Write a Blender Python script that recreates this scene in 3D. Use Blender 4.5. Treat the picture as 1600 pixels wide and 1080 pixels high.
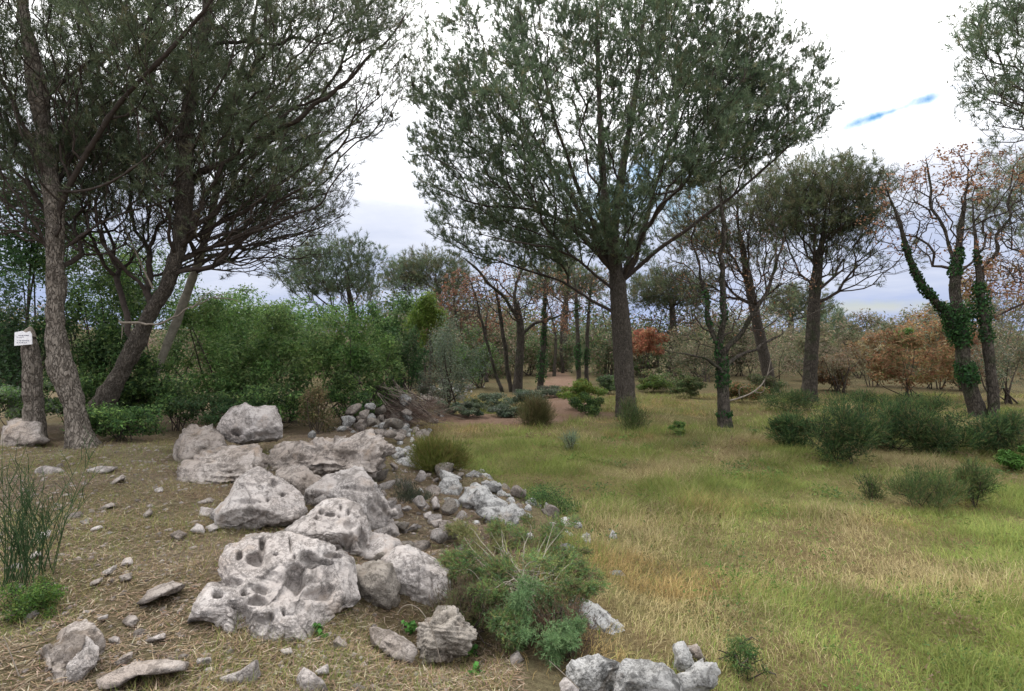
import bpy, bmesh, math, random
import numpy as np
from mathutils import Vector
for o in list(bpy.data.objects): bpy.data.objects.remove(o)
SC = bpy.context.scene
COL = SC.collection
# ------------------------------------------------------------------ camera
F = 900.0; HY = 530.0; CZ = 1.65            # focal length (px of 1600 wide), horizon row, eye height
cam_d = bpy.data.cameras.new('camera'); cam = bpy.data.objects.new('camera', cam_d); COL.objects.link(cam)
cam_d.sensor_width = 36; cam_d.lens = 36*F/1600; cam_d.clip_end = 4000; cam_d.clip_start = 0.05
cam.location = (0, 0, CZ); cam.rotation_euler = (math.radians(90) - math.atan((540-HY)/F), 0, 0)
SC.camera = cam
# ------------------------------------------------------------------ world: bright broken overcast
SUN_EL, SUN_AZ = math.radians(58), math.radians(-55)     # azimuth from +Y towards +X
W = bpy.data.worlds.new('World'); SC.world = W; W.use_nodes = True
def world():
    nt = W.node_tree; N = nt.nodes; L = nt.links; N.clear()
    def nd(t, **k):
        n = N.new(t)
        for a, b in k.items(): setattr(n, a, b)
        return n
    def math_(op, a, b=None, clamp=False):
        n = nd('ShaderNodeMath', operation=op, use_clamp=clamp)
        for i, v in enumerate((a, b)):
            if v is None: continue
            if isinstance(v, (int, float)): n.inputs[i].default_value = v
            else: L.new(v, n.inputs[i])
        return n.outputs[0]
    def ramp(fac, stops):
        n = nd('ShaderNodeValToRGB'); L.new(fac, n.inputs[0]); e = n.color_ramp.elements
        while len(e) < len(stops): e.new(0.5)
        for q, (p, c) in zip(e, stops): q.position = p; q.color = (*c, 1)
        return n.outputs[0]
    out = nd('ShaderNodeOutputWorld'); tc = nd('ShaderNodeTexCoord')
    sky = nd('ShaderNodeTexSky', sky_type='NISHITA', sun_disc=False, sun_elevation=SUN_EL, sun_rotation=SUN_AZ)
    sky.air_density = 1.6; sky.ozone_density = 5
    hs = nd('ShaderNodeHueSaturation'); hs.inputs['Saturation'].default_value = 1.35; L.new(sky.outputs[0], hs.inputs['Color'])
    b1 = nd('ShaderNodeBackground'); L.new(hs.outputs[0], b1.inputs[0]); b1.inputs[1].default_value = 0.09
    xyz = nd('ShaderNodeSeparateXYZ'); L.new(tc.outputs['Generated'], xyz.inputs[0])
    X, Y, Z = xyz.outputs
    zc = math_('ADD', math_('MAXIMUM', Z, 0.0), 0.12)
    comb = nd('ShaderNodeCombineXYZ'); L.new(math_('DIVIDE', X, zc), comb.inputs[0]); L.new(math_('DIVIDE', Y, zc), comb.inputs[1])
    n1 = nd('ShaderNodeTexNoise'); L.new(comb.outputs[0], n1.inputs['Vector'])
    n1.inputs['Scale'].default_value = 0.55; n1.inputs['Detail'].default_value = 7; n1.inputs['Roughness'].default_value = 0.56
    n2 = nd('ShaderNodeTexNoise'); L.new(tc.outputs['Generated'], n2.inputs['Vector'])
    n2.inputs['Scale'].default_value = 13; n2.inputs['Detail'].default_value = 6; n2.inputs['Roughness'].default_value = 0.6
    # cloud brightness: greyer lavender low down, brilliant white high up, mottled by the noise
    el = math_('ADD', Z, math_('MULTIPLY', math_('SUBTRACT', n1.outputs[0], 0.5), 0.5))
    ccol = ramp(el, [(0.0, (0.17, 0.205, 0.31)), (0.10, (0.235, 0.26, 0.33)), (0.20, (0.33, 0.345, 0.39)), (0.30, (0.58, 0.59, 0.62)), (0.42, (1, 1, 1))])
    b2 = nd('ShaderNodeBackground'); L.new(ccol, b2.inputs[0]); b2.inputs[1].default_value = 1.5
    # rifts in the cloud: streaks in direction space (tilted ellipses broken up by noise)
    yy = math_('MAXIMUM', Y, 0.02)
    U = math_('DIVIDE', X, yy); V = math_('DIVIDE', Z, yy)
    wob = math_('MULTIPLY', math_('SUBTRACT', n2.outputs[0], 0.5), 4.2)
    def rift(px, py, hw, hh, ang, amt):
        u0, v0 = (px-800)/F, (HY-py)/F
        du = math_('SUBTRACT', U, u0); dv = math_('SUBTRACT', V, v0)
        ca, sa = math.cos(ang), math.sin(ang)
        a = math_('DIVIDE', math_('ADD', math_('MULTIPLY', du, ca), math_('MULTIPLY', dv, sa)), hw/F)
        b = math_('DIVIDE', math_('SUBTRACT', math_('MULTIPLY', dv, ca), math_('MULTIPLY', du, sa)), hh/F)
        r = math_('SQRT', math_('ADD', math_('MULTIPLY', a, a), math_('MULTIPLY', b, b)))
        m = math_('SUBTRACT', 1.35, math_('ADD', r, wob))
        return math_('MULTIPLY', math_('MULTIPLY', m, 0.8, True), amt)
    g = rift(1390, 176, 85, 8, math.radians(19), 1.0)
    g = math_('MAXIMUM', g, rift(985, 300, 110, 50, math.radians(14), 1.0))
    g = math_('MAXIMUM', g, rift(1340, 480, 120, 9, 0.03, 0.45))
    gaps = ramp(n1.outputs[0], [(0.30, (1, 1, 1)), (0.35, (0, 0, 0))])
    g = math_('MAXIMUM', g, math_('MULTIPLY', gaps, 0.0))
    mx = nd('ShaderNodeMixShader'); L.new(g, mx.inputs[0]); L.new(b2.outputs[0], mx.inputs[1]); L.new(b1.outputs[0], mx.inputs[2])
    L.new(mx.outputs[0], out.inputs[0])
world()
sd = bpy.data.lights.new('sun', 'SUN'); sun = bpy.data.objects.new('sun', sd); COL.objects.link(sun)
sd.energy = 1.5; sd.angle = math.radians(14); sd.color = (1, 0.95, 0.88)
sv = Vector((math.sin(SUN_AZ)*math.cos(SUN_EL), math.cos(SUN_AZ)*math.cos(SUN_EL), math.sin(SUN_EL)))
sun.rotation_euler = (-sv).to_track_quat('-Z', 'Y').to_euler()
SC.view_settings.view_transform = 'Standard'; SC.view_settings.look = 'None'
SC.view_settings.exposure = 0.85; SC.view_settings.gamma = 1.0; SC.view_settings.use_curve_mapping = False
SC.render.engine = 'CYCLES'
SC.cycles.max_bounces = 5; SC.cycles.diffuse_bounces = 3; SC.cycles.transmission_bounces = 3; SC.cycles.transparent_max_bounces = 4
# ------------------------------------------------------------------ numeric helpers
RNG = np.random.default_rng(7)
def unit(v): return v/np.maximum(np.linalg.norm(v, axis=-1, keepdims=True), 1e-9)
def sstep(a, b, x):
    t = np.clip((x-a)/(b-a), 0, 1); return t*t*(3-2*t)
def _hash(i, j, k, s):
    h = (i*374761393 + j*668265263 + k*2147483647 + s*1274126177) & 0xffffffff
    h = ((h ^ (h >> 13))*1274126177) & 0xffffffff
    h = ((h ^ (h >> 16))*2246822519) & 0xffffffff
    return ((h ^ (h >> 15)) & 0xffffff)/float(0xffffff)
def vnoise(p, s=0):
    p = np.asarray(p, float); i = np.floor(p).astype(np.int64); f = p-i; f = f*f*(3-2*f); r = 0
    for a in (0, 1):
        for b in (0, 1):
            for c in (0, 1):
                w = (f[:, 0] if a else 1-f[:, 0])*(f[:, 1] if b else 1-f[:, 1])*(f[:, 2] if c else 1-f[:, 2])
                r = r + w*_hash(i[:, 0]+a, i[:, 1]+b, i[:, 2]+c, s)
    return r*2-1
def fbm(p, octv=4, s=0, gain=0.5):
    r = 0; a = 1
    for o in range(octv): r = r + a*vnoise(p*(2.03**o)+o*17.3, s+o); a *= gain
    return r
def fbm2(x, y, sc, octv=3, s=0):
    x = np.asarray(x, float); sh = x.shape
    p = np.stack([x.ravel()*sc, np.asarray(y, float).ravel()*sc, np.zeros(x.size)], 1)
    return fbm(p, octv, s).reshape(sh)
def at(px, py, D):                          # a direction through a pixel, taken to depth D
    return np.array([(px-800)/F*D, D, CZ+(HY-py)/F*D])
def mesh(name, V, faces, mat, col=None, smooth=False):
    """faces: list of (n,3) / (n,4) index arrays"""
    me = bpy.data.meshes.new(name); V = np.ascontiguousarray(V, np.float32)
    me.vertices.add(len(V)); me.vertices.foreach_set('co', V.ravel())
    li = np.concatenate([f.ravel() for f in faces]).astype(np.int32)
    lt = np.concatenate([np.full(len(f), f.shape[1]) for f in faces]).astype(np.int32)
    ls = np.concatenate([[0], np.cumsum(lt)[:-1]]).astype(np.int32)
    me.loops.add(len(li)); me.loops.foreach_set('vertex_index', li)
    me.polygons.add(len(lt)); me.polygons.foreach_set('loop_start', ls)
    if smooth: me.polygons.foreach_set('use_smooth', np.ones(len(lt), bool))
    if col is not None:
        a = me.attributes.new('col', 'FLOAT_COLOR', 'POINT')
        a.data.foreach_set('color', np.concatenate([col, np.ones((len(col), 1))], 1).astype(np.float32).ravel())
    me.materials.append(mat); me.update(calc_edges=True)
    return me
def obj(name, me, parent=None, loc=(0, 0, 0)):
    o = bpy.data.objects.new(name, me); COL.objects.link(o); o.location = loc
    if parent is not None: o.parent = parent
    return o
def tag(o, label=None, cat=None, group=None, kind=None):
    if label: o['label'] = label
    if cat: o['category'] = cat
    if group: o['group'] = group
    if kind: o['kind'] = kind
    return o
def empty(name, loc, label, cat, group=None):
    o = bpy.data.objects.new(name, None); COL.objects.link(o); o.location = loc; o.empty_display_size = 0.2
    return tag(o, label, cat, group)
def copy_tree(o, parent=None):
    c = o.copy(); COL.objects.link(c); c.parent = parent
    for ch in list(o.children): copy_tree(ch, c)
    return c
# ------------------------------------------------------------------ materials
def material(name):
    m = bpy.data.materials.new(name); m.use_nodes = True; nt = m.node_tree; nt.nodes.clear()
    return m, nt
def leaf_mat(name, trans=0.3, rough=0.6, spec=0.25, tint=(1, 1, 1)):
    m, nt = material(name); N, L = nt.nodes, nt.links
    out = N.new('ShaderNodeOutputMaterial'); at_ = N.new('ShaderNodeAttribute'); at_.attribute_name = 'col'
    p = N.new('ShaderNodeBsdfPrincipled'); p.inputs['Roughness'].default_value = rough; p.inputs['Specular IOR Level'].default_value = spec
    t = N.new('ShaderNodeBsdfTranslucent'); mx = N.new('ShaderNodeMixShader'); mx.inputs[0].default_value = trans
    oi = N.new('ShaderNodeObjectInfo'); hs = N.new('ShaderNodeHueSaturation')
    mr = N.new('ShaderNodeMapRange'); L.new(oi.outputs['Random'], mr.inputs[0]); mr.inputs[3].default_value = 0.85; mr.inputs[4].default_value = 1.15
    L.new(mr.outputs[0], hs.inputs['Value']); L.new(at_.outputs['Color'], hs.inputs['Color'])
    L.new(hs.outputs[0], p.inputs['Base Color']); L.new(hs.outputs[0], t.inputs['Color'])
    L.new(p.outputs[0], mx.inputs[1]); L.new(t.outputs[0], mx.inputs[2]); L.new(mx.outputs[0], out.inputs[0])
    return m
def noise_node(N, L, vec, scale, detail=5, rough=0.6):
    n = N.new('ShaderNodeTexNoise'); n.inputs['Scale'].default_value = scale; n.inputs['Detail'].default_value = detail
    n.inputs['Roughness'].default_value = rough; L.new(vec, n.inputs['Vector']); return n.outputs[0]
def ramp_node(N, L, fac, stops):
    n = N.new('ShaderNodeValToRGB'); L.new(fac, n.inputs[0]); e = n.color_ramp.elements
    while len(e) < len(stops): e.new(0.5)
    for q, (p, c) in zip(e, stops): q.position = p; q.color = (*(c if len(c) == 3 else c[:3]), 1)
    return n.outputs[0]
def mixc(N, L, fac, a, b, mode='MIX'):
    n = N.new('ShaderNodeMix'); n.data_type = 'RGBA'; n.blend_type = mode
    for s, v in ((0, fac), (6, a), (7, b)):
        if isinstance(v, (int, float)): n.inputs[s].default_value = v
        elif isinstance(v, tuple): n.inputs[s].default_value = (*v, 1)
        else: L.new(v, n.inputs[s])
    return n.outputs[2]
def bark_mat(name, dark, mid, light, scale=9, crack=0.7, moss=None):
    m, nt = material(name); N, L = nt.nodes, nt.links
    out = N.new('ShaderNodeOutputMaterial'); p = N.new('ShaderNodeBsdfPrincipled'); L.new(p.outputs[0], out.inputs[0])
    p.inputs['Roughness'].default_value = 0.95; p.inputs['Specular IOR Level'].default_value = 0.1
    tc = N.new('ShaderNodeTexCoord'); mp = N.new('ShaderNodeMapping'); mp.inputs['Scale'].default_value = (1, 1, 0.36)
    L.new(tc.outputs['Object'], mp.inputs[0])
    nz = noise_node(N, L, mp.outputs[0], scale*1.4, 6, 0.65)
    wv = N.new('ShaderNodeMixRGB'); wv.blend_type = 'ADD'; wv.inputs[0].default_value = 0.22
    L.new(mp.outputs[0], wv.inputs[1]); 
    nv = N.new('ShaderNodeTexNoise'); nv.inputs['Scale'].default_value = scale; L.new(mp.outputs[0], nv.inputs['Vector']); L.new(nv.outputs['Color'], wv.inputs[2])
    vo = N.new('ShaderNodeTexVoronoi'); vo.feature = 'DISTANCE_TO_EDGE'; vo.inputs['Scale'].default_value = scale; L.new(wv.outputs[0], vo.inputs['Vector'])
    c = ramp_node(N, L, nz, [(0.25, mid), (0.5, tuple((a+b)/2 for a, b in zip(mid, light))), (0.72, light)])
    edge = ramp_node(N, L, vo.outputs[0], [(0.0, (1, 1, 1)), (0.13, (0, 0, 0))])
    ck = N.new('ShaderNodeMath'); ck.operation = 'MULTIPLY'; L.new(edge, ck.inputs[0])
    L.new(ramp_node(N, L, noise_node(N, L, tc.outputs['Object'], 5, 4, .6), [(0.3, (0.25, 0.25, 0.25)), (0.6, (1, 1, 1))]), ck.inputs[1])
    c = mixc(N, L, N_mul(N, L, ck.outputs[0], crack), c, dark)
    c = mixc(N, L, N_mul(N, L, ramp_node(N, L, noise_node(N, L, tc.outputs['Object'], 26, 5, .7), [(0.45, (0, 0, 0)), (0.7, (1, 1, 1))]), 0.55), c, dark)
    if moss:
        mz = noise_node(N, L, tc.outputs['Object'], 2.2, 5, 0.6)
        c = mixc(N, L, ramp_node(N, L, mz, [(0.5, (0, 0, 0)), (0.68, (0.8, 0.8, 0.8))]), c, moss)
    L.new(c, p.inputs['Base Color'])
    b = N.new('ShaderNodeBump'); b.inputs['Strength'].default_value = 0.9; b.inputs['Distance'].default_value = 0.03
    hgt = N.new('ShaderNodeMath'); hgt.operation = 'ADD'
    L.new(ramp_node(N, L, vo.outputs[0], [(0.0, (0, 0, 0)), (0.16, (1, 1, 1))]), hgt.inputs[0]); L.new(nz, hgt.inputs[1])
    L.new(hgt.outputs[0], b.inputs['Height']); L.new(b.outputs[0], p.inputs['Normal'])
    return m
def N_mul(N, L, a, k):
    n = N.new('ShaderNodeMath'); n.operation = 'MULTIPLY'; L.new(a, n.inputs[0]); n.inputs[1].default_value = k; return n.outputs[0]
def rock_mat(name, base, warm, dark, lichen=0.5, scale=1.0):
    m, nt = material(name); N, L = nt.nodes, nt.links
    out = N.new('ShaderNodeOutputMaterial'); p = N.new('ShaderNodeBsdfPrincipled'); L.new(p.outputs[0], out.inputs[0])
    p.inputs['Roughness'].default_value = 0.9; p.inputs['Specular IOR Level'].default_value = 0.15
    tc = N.new('ShaderNodeTexCoord'); oi = N.new('ShaderNodeObjectInfo')
    ad = N.new('ShaderNodeVectorMath'); ad.operation = 'ADD'; L.new(tc.outputs['Object'], ad.inputs[0])
    cb = N.new('ShaderNodeMath'); cb.operation = 'MULTIPLY'; L.new(oi.outputs['Random'], cb.inputs[0]); cb.inputs[1].default_value = 37
    L.new(cb.outputs[0], ad.inputs[1]); v = ad.outputs[0]
    n1 = noise_node(N, L, v, 2.6*scale, 6, 0.62); n2 = noise_node(N, L, v, 11*scale, 6, 0.7); n3 = noise_node(N, L, v, 60*scale, 4, 0.7)
    c = mixc(N, L, ramp_node(N, L, n1, [(0.38, (0, 0, 0)), (0.62, (1, 1, 1))]), base, warm)
    n4 = noise_node(N, L, v, 4.3*scale, 7, 0.72)
    c = mixc(N, L, N_mul(N, L, ramp_node(N, L, n4, [(0.51, (0, 0, 0)), (0.60, (1, 1, 1))]), 0.8*lichen+0.28), c, dark)
    c = mixc(N, L, N_mul(N, L, ramp_node(N, L, n2, [(0.56, (0, 0, 0)), (0.68, (1, 1, 1))]), lichen), c, tuple(d*0.75 for d in dark))
    vo = N.new('ShaderNodeTexVoronoi'); vo.inputs['Scale'].default_value = 14*scale; vo.inputs['Randomness'].default_value = 1
    L.new(v, vo.inputs['Vector'])
    spots = ramp_node(N, L, vo.outputs['Distance'], [(0.10, (1, 1, 1)), (0.2, (0, 0, 0))])
    sm = N.new('ShaderNodeMath'); sm.operation = 'MULTIPLY'; L.new(spots, sm.inputs[0])
    L.new(ramp_node(N, L, n1, [(0.45, (0, 0, 0)), (0.6, (1, 1, 1))]), sm.inputs[1])
    c = mixc(N, L, N_mul(N, L, sm.outputs[0], 0.7*lichen), c, (0.10, 0.095, 0.09))
    nb = noise_node(N, L, v, 1.7*scale, 8, 0.75)
    vein = ramp_node(N, L, nb, [(0.475, (0, 0, 0)), (0.497, (1, 1, 1)), (0.503, (1, 1, 1)), (0.525, (0, 0, 0))])
    c = mixc(N, L, N_mul(N, L, vein, 0.6), c, tuple(d*0.55 for d in dark))
    nr = noise_node(N, L, v, 3.4*scale, 5, 0.6)
    c = mixc(N, L, N_mul(N, L, ramp_node(N, L, nr, [(0.56, (0, 0, 0)), (0.7, (1, 1, 1))]), 0.55), c, (0.27, 0.20, 0.145))
    c = mixc(N, L, N_mul(N, L, ramp_node(N, L, n3, [(0.3, (1, 1, 1)), (0.6, (0, 0, 0))]), 0.28), c, tuple(d*0.9 for d in dark))
    hs = N.new('ShaderNodeHueSaturation'); mr = N.new('ShaderNodeMapRange'); L.new(oi.outputs['Random'], mr.inputs[0])
    mr.inputs[3].default_value = 0.85; mr.inputs[4].default_value = 1.08; L.new(mr.outputs[0], hs.inputs['Value']); L.new(c, hs.inputs['Color'])
    L.new(hs.outputs[0], p.inputs['Base Color'])
    h = N.new('ShaderNodeMath'); h.operation = 'ADD'; L.new(n2, h.inputs[0]); L.new(N_mul(N, L, n3, 0.35), h.inputs[1])
    b = N.new('ShaderNodeBump'); b.inputs['Strength'].default_value = 0.9; b.inputs['Distance'].default_value = 0.05
    L.new(h.outputs[0], b.inputs['Height']); L.new(b.outputs[0], p.inputs['Normal'])
    return m
def ground_mat():
    m, nt = material('ground_soil'); N, L = nt.nodes, nt.links
    out = N.new('ShaderNodeOutputMaterial'); p = N.new('ShaderNodeBsdfPrincipled'); L.new(p.outputs[0], out.inputs[0])
    p.inputs['Roughness'].default_value = 1; p.inputs['Specular IOR Level'].default_value = 0.05
    a = N.new('ShaderNodeAttribute'); a.attribute_name = 'col'; tc = N.new('ShaderNodeTexCoord'); v = tc.outputs['Object']
    n1 = noise_node(N, L, v, 1.3, 8, 0.7); n2 = noise_node(N, L, v, 22, 6, 0.75); n3 = noise_node(N, L, v, 90, 3, 0.7)
    c = mixc(N, L, ramp_node(N, L, n2, [(0.3, (0.9, 0.9, 0.9)), (0.62, (0, 0, 0))]), a.outputs['Color'], (0.06, 0.045, 0.028))
    c = mixc(N, L, N_mul(N, L, ramp_node(N, L, n3, [(0.56, (0, 0, 0)), (0.7, (1, 1, 1))]), 0.55), c, (0.30, 0.24, 0.16))
    c = mixc(N, L, N_mul(N, L, ramp_node(N, L, n1, [(0.45, (0, 0, 0)), (0.65, (1, 1, 1))]), 0.4), c, (0.13, 0.075, 0.045))
    L.new(c, p.inputs['Base Color'])
    h = N.new('ShaderNodeMath'); h.operation = 'ADD'; L.new(n2, h.inputs[0]); L.new(N_mul(N, L, n3, 0.4), h.inputs[1])
    b = N.new('ShaderNodeBump'); b.inputs['Strength'].default_value = 1; b.inputs['Distance'].default_value = 0.05
    L.new(h.outputs[0], b.inputs['Height']); L.new(b.outputs[0], p.inputs['Normal'])
    return m
def plain_mat(name, col, rough=0.9):
    m, nt = material(name); N, L = nt.nodes, nt.links
    out = N.new('ShaderNodeOutputMaterial'); p = N.new('ShaderNodeBsdfPrincipled'); L.new(p.outputs[0], out.inputs[0])
    tc = N.new('ShaderNodeTexCoord'); n = noise_node(N, L, tc.outputs['Object'], 14, 5, 0.65)
    L.new(ramp_node(N, L, n, [(0.25, tuple(c*0.55 for c in col)), (0.75, tuple(min(1, c*1.35) for c in col))]), p.inputs['Base Color'])
    p.inputs['Roughness'].default_value = rough; p.inputs['Specular IOR Level'].default_value = 0.15
    return m
M = dict(
    needle=leaf_mat('pine_needles', 0.35, 0.7, 0.1), leaf=leaf_mat('evergreen_leaves', 0.35, 0.65, 0.12), dead=leaf_mat('withered_leaves', 0.4, 0.8, 0.1),
    grass=leaf_mat('grass_blades', 0.35, 0.7, 0.15), litter=leaf_mat('dry_litter', 0.1, 0.9, 0.05),
    bark=bark_mat('pine_bark', (0.035, 0.028, 0.022), (0.125, 0.105, 0.088), (0.30, 0.265, 0.23), 15, 0.8),
    bark2=bark_mat('pine_bark_grey', (0.025, 0.02, 0.017), (0.08, 0.067, 0.055), (0.165, 0.145, 0.125), 19, 0.75),
    twig=plain_mat('twig_bark', (0.055, 0.044, 0.038)), deadwood=plain_mat('dead_wood', (0.21, 0.18, 0.15)),
    paletrunk=plain_mat('pale_trunk_bark', (0.22, 0.20, 0.16)),
    oak=bark_mat('oak_bark', (0.02, 0.017, 0.015), (0.06, 0.05, 0.042), (0.12, 0.105, 0.09), 14, 0.8, (0.035, 0.05, 0.022)),
    rock=rock_mat('limestone_pale', (0.48, 0.445, 0.43), (0.40, 0.36, 0.34), (0.13, 0.115, 0.105), 0.48),
    rockl=rock_mat('limestone_layered', (0.39, 0.35, 0.325), (0.31, 0.265, 0.235), (0.12, 0.10, 0.085), 0.6),
    rockw=rock_mat('limestone_white_lichen', (0.50, 0.495, 0.49), (0.40, 0.395, 0.385), (0.11, 0.108, 0.105), 0.8, 1.4),
    rockd=rock_mat('limestone_weathered', (0.33, 0.30, 0.27), (0.26, 0.23, 0.20), (0.11, 0.095, 0.08), 0.6),
    ground=ground_mat())
# ------------------------------------------------------------------ terrain
WY = np.array([-60, 0, 3.65, 5.7, 7.2, 8.8, 11.4, 13, 15, 19, 26, 45, 80, 900.]); WX = np.array([2.6, 2.6, 1.35, 0.85, 0.3, -0.65, -1.8, -2.2, -2.7, -2.3, -2.0, -2.0, -2, -2])
def wall_x(y): return np.interp(y, WY, WX)
def bank_mask(x, y):
    t = np.clip((x-np.interp(y, [0, 3.1, 4.6, 6.5, 8.7, 11, 14, 900], [0.0, -0.85, -1.35, -1.9, -2.4, -2.9, -3.3, -3.3]))/(wall_x(y)+0.15-np.interp(y, [0, 3.1, 4.6, 6.5, 8.7, 11, 14, 900], [0.0, -0.85, -1.35, -1.9, -2.4, -2.9, -3.3, -3.3])), 0, 1)
    return 1-t
def Hs(x, y):
    x = np.asarray(x, float); y = np.asarray(y, float)
    d = x - wall_x(y)
    b = bank_mask(x, y)
    bank = np.interp(y, [0, 8, 14, 20, 30], [0, 0.0, -0.28, -0.42, -0.5])
    z = b*bank + (1-b)*(-0.5)
    z = z - 0.30*np.exp(-((x+0.48)/0.5)**2-((y-3.7)/0.45)**2)      # dark hollow under the boulders
    z = z - 0.17*np.exp(-((x+0.95)/0.45)**2-((y-5.45)/0.6)**2)
    z = z + 0.16*np.exp(-((d+0.45)/0.4)**2)*sstep(4.5, 7, y)*sstep(30, 20, y)   # core of the tumbled wall
    near = sstep(45, 25, np.hypot(x, y))
    z = z + near*(0.05*fbm2(x, y, 0.7, 3, 3) + 0.022*fbm2(x, y, 3.1, 2, 5) + 0.05*(1-b)*np.maximum(fbm2(x, y, 1.6, 3, 8), 0))
    r = np.hypot(x, y); z = z + sstep(40, 200, r)*(3.5+1.5*fbm2(x, y, 0.012, 2, 9))
    return z
def H(x, y): return float(Hs(np.array([x]), np.array([y]))[0])
def hit(px, py):                            # where the pixel's ray meets the ground
    D = np.geomspace(1.5, 120, 900); X = (px-800)/F*D; Z = CZ+(HY-py)/F*D
    k = np.nonzero(Z <= Hs(X, D))[0]
    return float(D[k[0]]) if len(k) else 60.0
def axis(lo, a, b, hi, s, g=1.22):
    m = list(np.arange(a, b+1e-6, s)); st = s
    while m[-1] < hi: st *= g; m.append(m[-1]+st)
    st = s
    while m[0] > lo: st *= g; m.insert(0, m[0]-st)
    return np.array(m)
def dist_path(x, y, pts):
    best = np.full(x.shape, 1e9)
    for (ax, ay), (bx, by) in zip(pts[:-1], pts[1:]):
        t = np.clip(((x-ax)*(bx-ax)+(y-ay)*(by-ay))/((bx-ax)**2+(by-ay)**2), 0, 1)
        best = np.minimum(best, np.hypot(x-(ax+t*(bx-ax)), y-(ay+t*(by-ay))))
    return best
PATH = [(-1.6, 15.2), (0.6, 15.2), (2.0, 16.2), (1.7, 19), (1.6, 23), (2.6, 30), (3.2, 40)]
def path_mask(x, y): return sstep(1.35, 0.35, dist_path(x, y, PATH)+0.5*fbm2(x, y, 1.1, 3, 21))
def ground():
    xs = axis(-900, -8, 9, 900, 0.12); ys = axis(-60, 1.8, 16, 1200, 0.12)
    X, Y = np.meshgrid(xs, ys); Z = Hs(X, Y); n, m = X.shape
    idx = np.arange(n*m).reshape(n, m)
    q = np.stack([idx[:-1, :-1], idx[:-1, 1:], idx[1:, 1:], idx[1:, :-1]], -1).reshape(-1, 4)
    d = (X-wall_x(Y)); b = (sstep(-0.3, -1.1, d)*sstep(7.5, 5, Y)+sstep(0.4, -0.3, d)*(1-sstep(7.5, 5, Y)))[..., None]
    w = sstep(-0.3, 0.4, fbm2(X, Y, 0.9, 3, 31))[..., None]
    field = (1-w)*np.array([0.19, 0.185, 0.07])+w*np.array([0.21, 0.17, 0.08])
    bank = (1-w)*np.array([0.21, 0.17, 0.13])+w*np.array([0.16, 0.14, 0.08])
    c = b*bank+(1-b)*field
    pm = path_mask(X, Y)[..., None]; c = c*(1-pm)+pm*np.array([0.235, 0.155, 0.12])
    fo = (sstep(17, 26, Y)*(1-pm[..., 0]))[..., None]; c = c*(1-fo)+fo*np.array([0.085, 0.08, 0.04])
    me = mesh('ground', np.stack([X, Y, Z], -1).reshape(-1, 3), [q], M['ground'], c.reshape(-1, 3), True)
    tag(obj('ground', me), 'stony bank and grassy clearing stretching into the woods', 'ground', kind='structure')
ground()
# ------------------------------------------------------------------ rocks
_ico = {}
def ico(s):
    if s not in _ico:
        bm = bmesh.new(); bmesh.ops.create_icosphere(bm, subdivisions=s, radius=1)
        V = np.array([v.co for v in bm.verts]); T = np.array([[v.index for v in f.verts] for f in bm.faces]); bm.free(); _ico[s] = (V, T)
    return _ico[s]
def poly_radius(P, th):
    A = P; B = np.roll(P, -1, 0); r = np.zeros(len(th))
    for i, t in enumerate(th):
        d = np.array([math.cos(t), math.sin(t)]); e = B-A
        den = d[0]*e[:, 1]-d[1]*e[:, 0]; den = np.where(abs(den) < 1e-9, 1e-9, den)
        k = (A[:, 0]*e[:, 1]-A[:, 1]*e[:, 0])/den; s = (A[:, 0]*d[1]-A[:, 1]*d[0])/den
        ok = (k > 0) & (s >= -1e-6) & (s <= 1+1e-6)
        r[i] = k[ok].max() if ok.any() else 0
    bad = r <= 0
    if bad.any(): r[bad] = r[~bad].mean()
    return r
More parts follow.
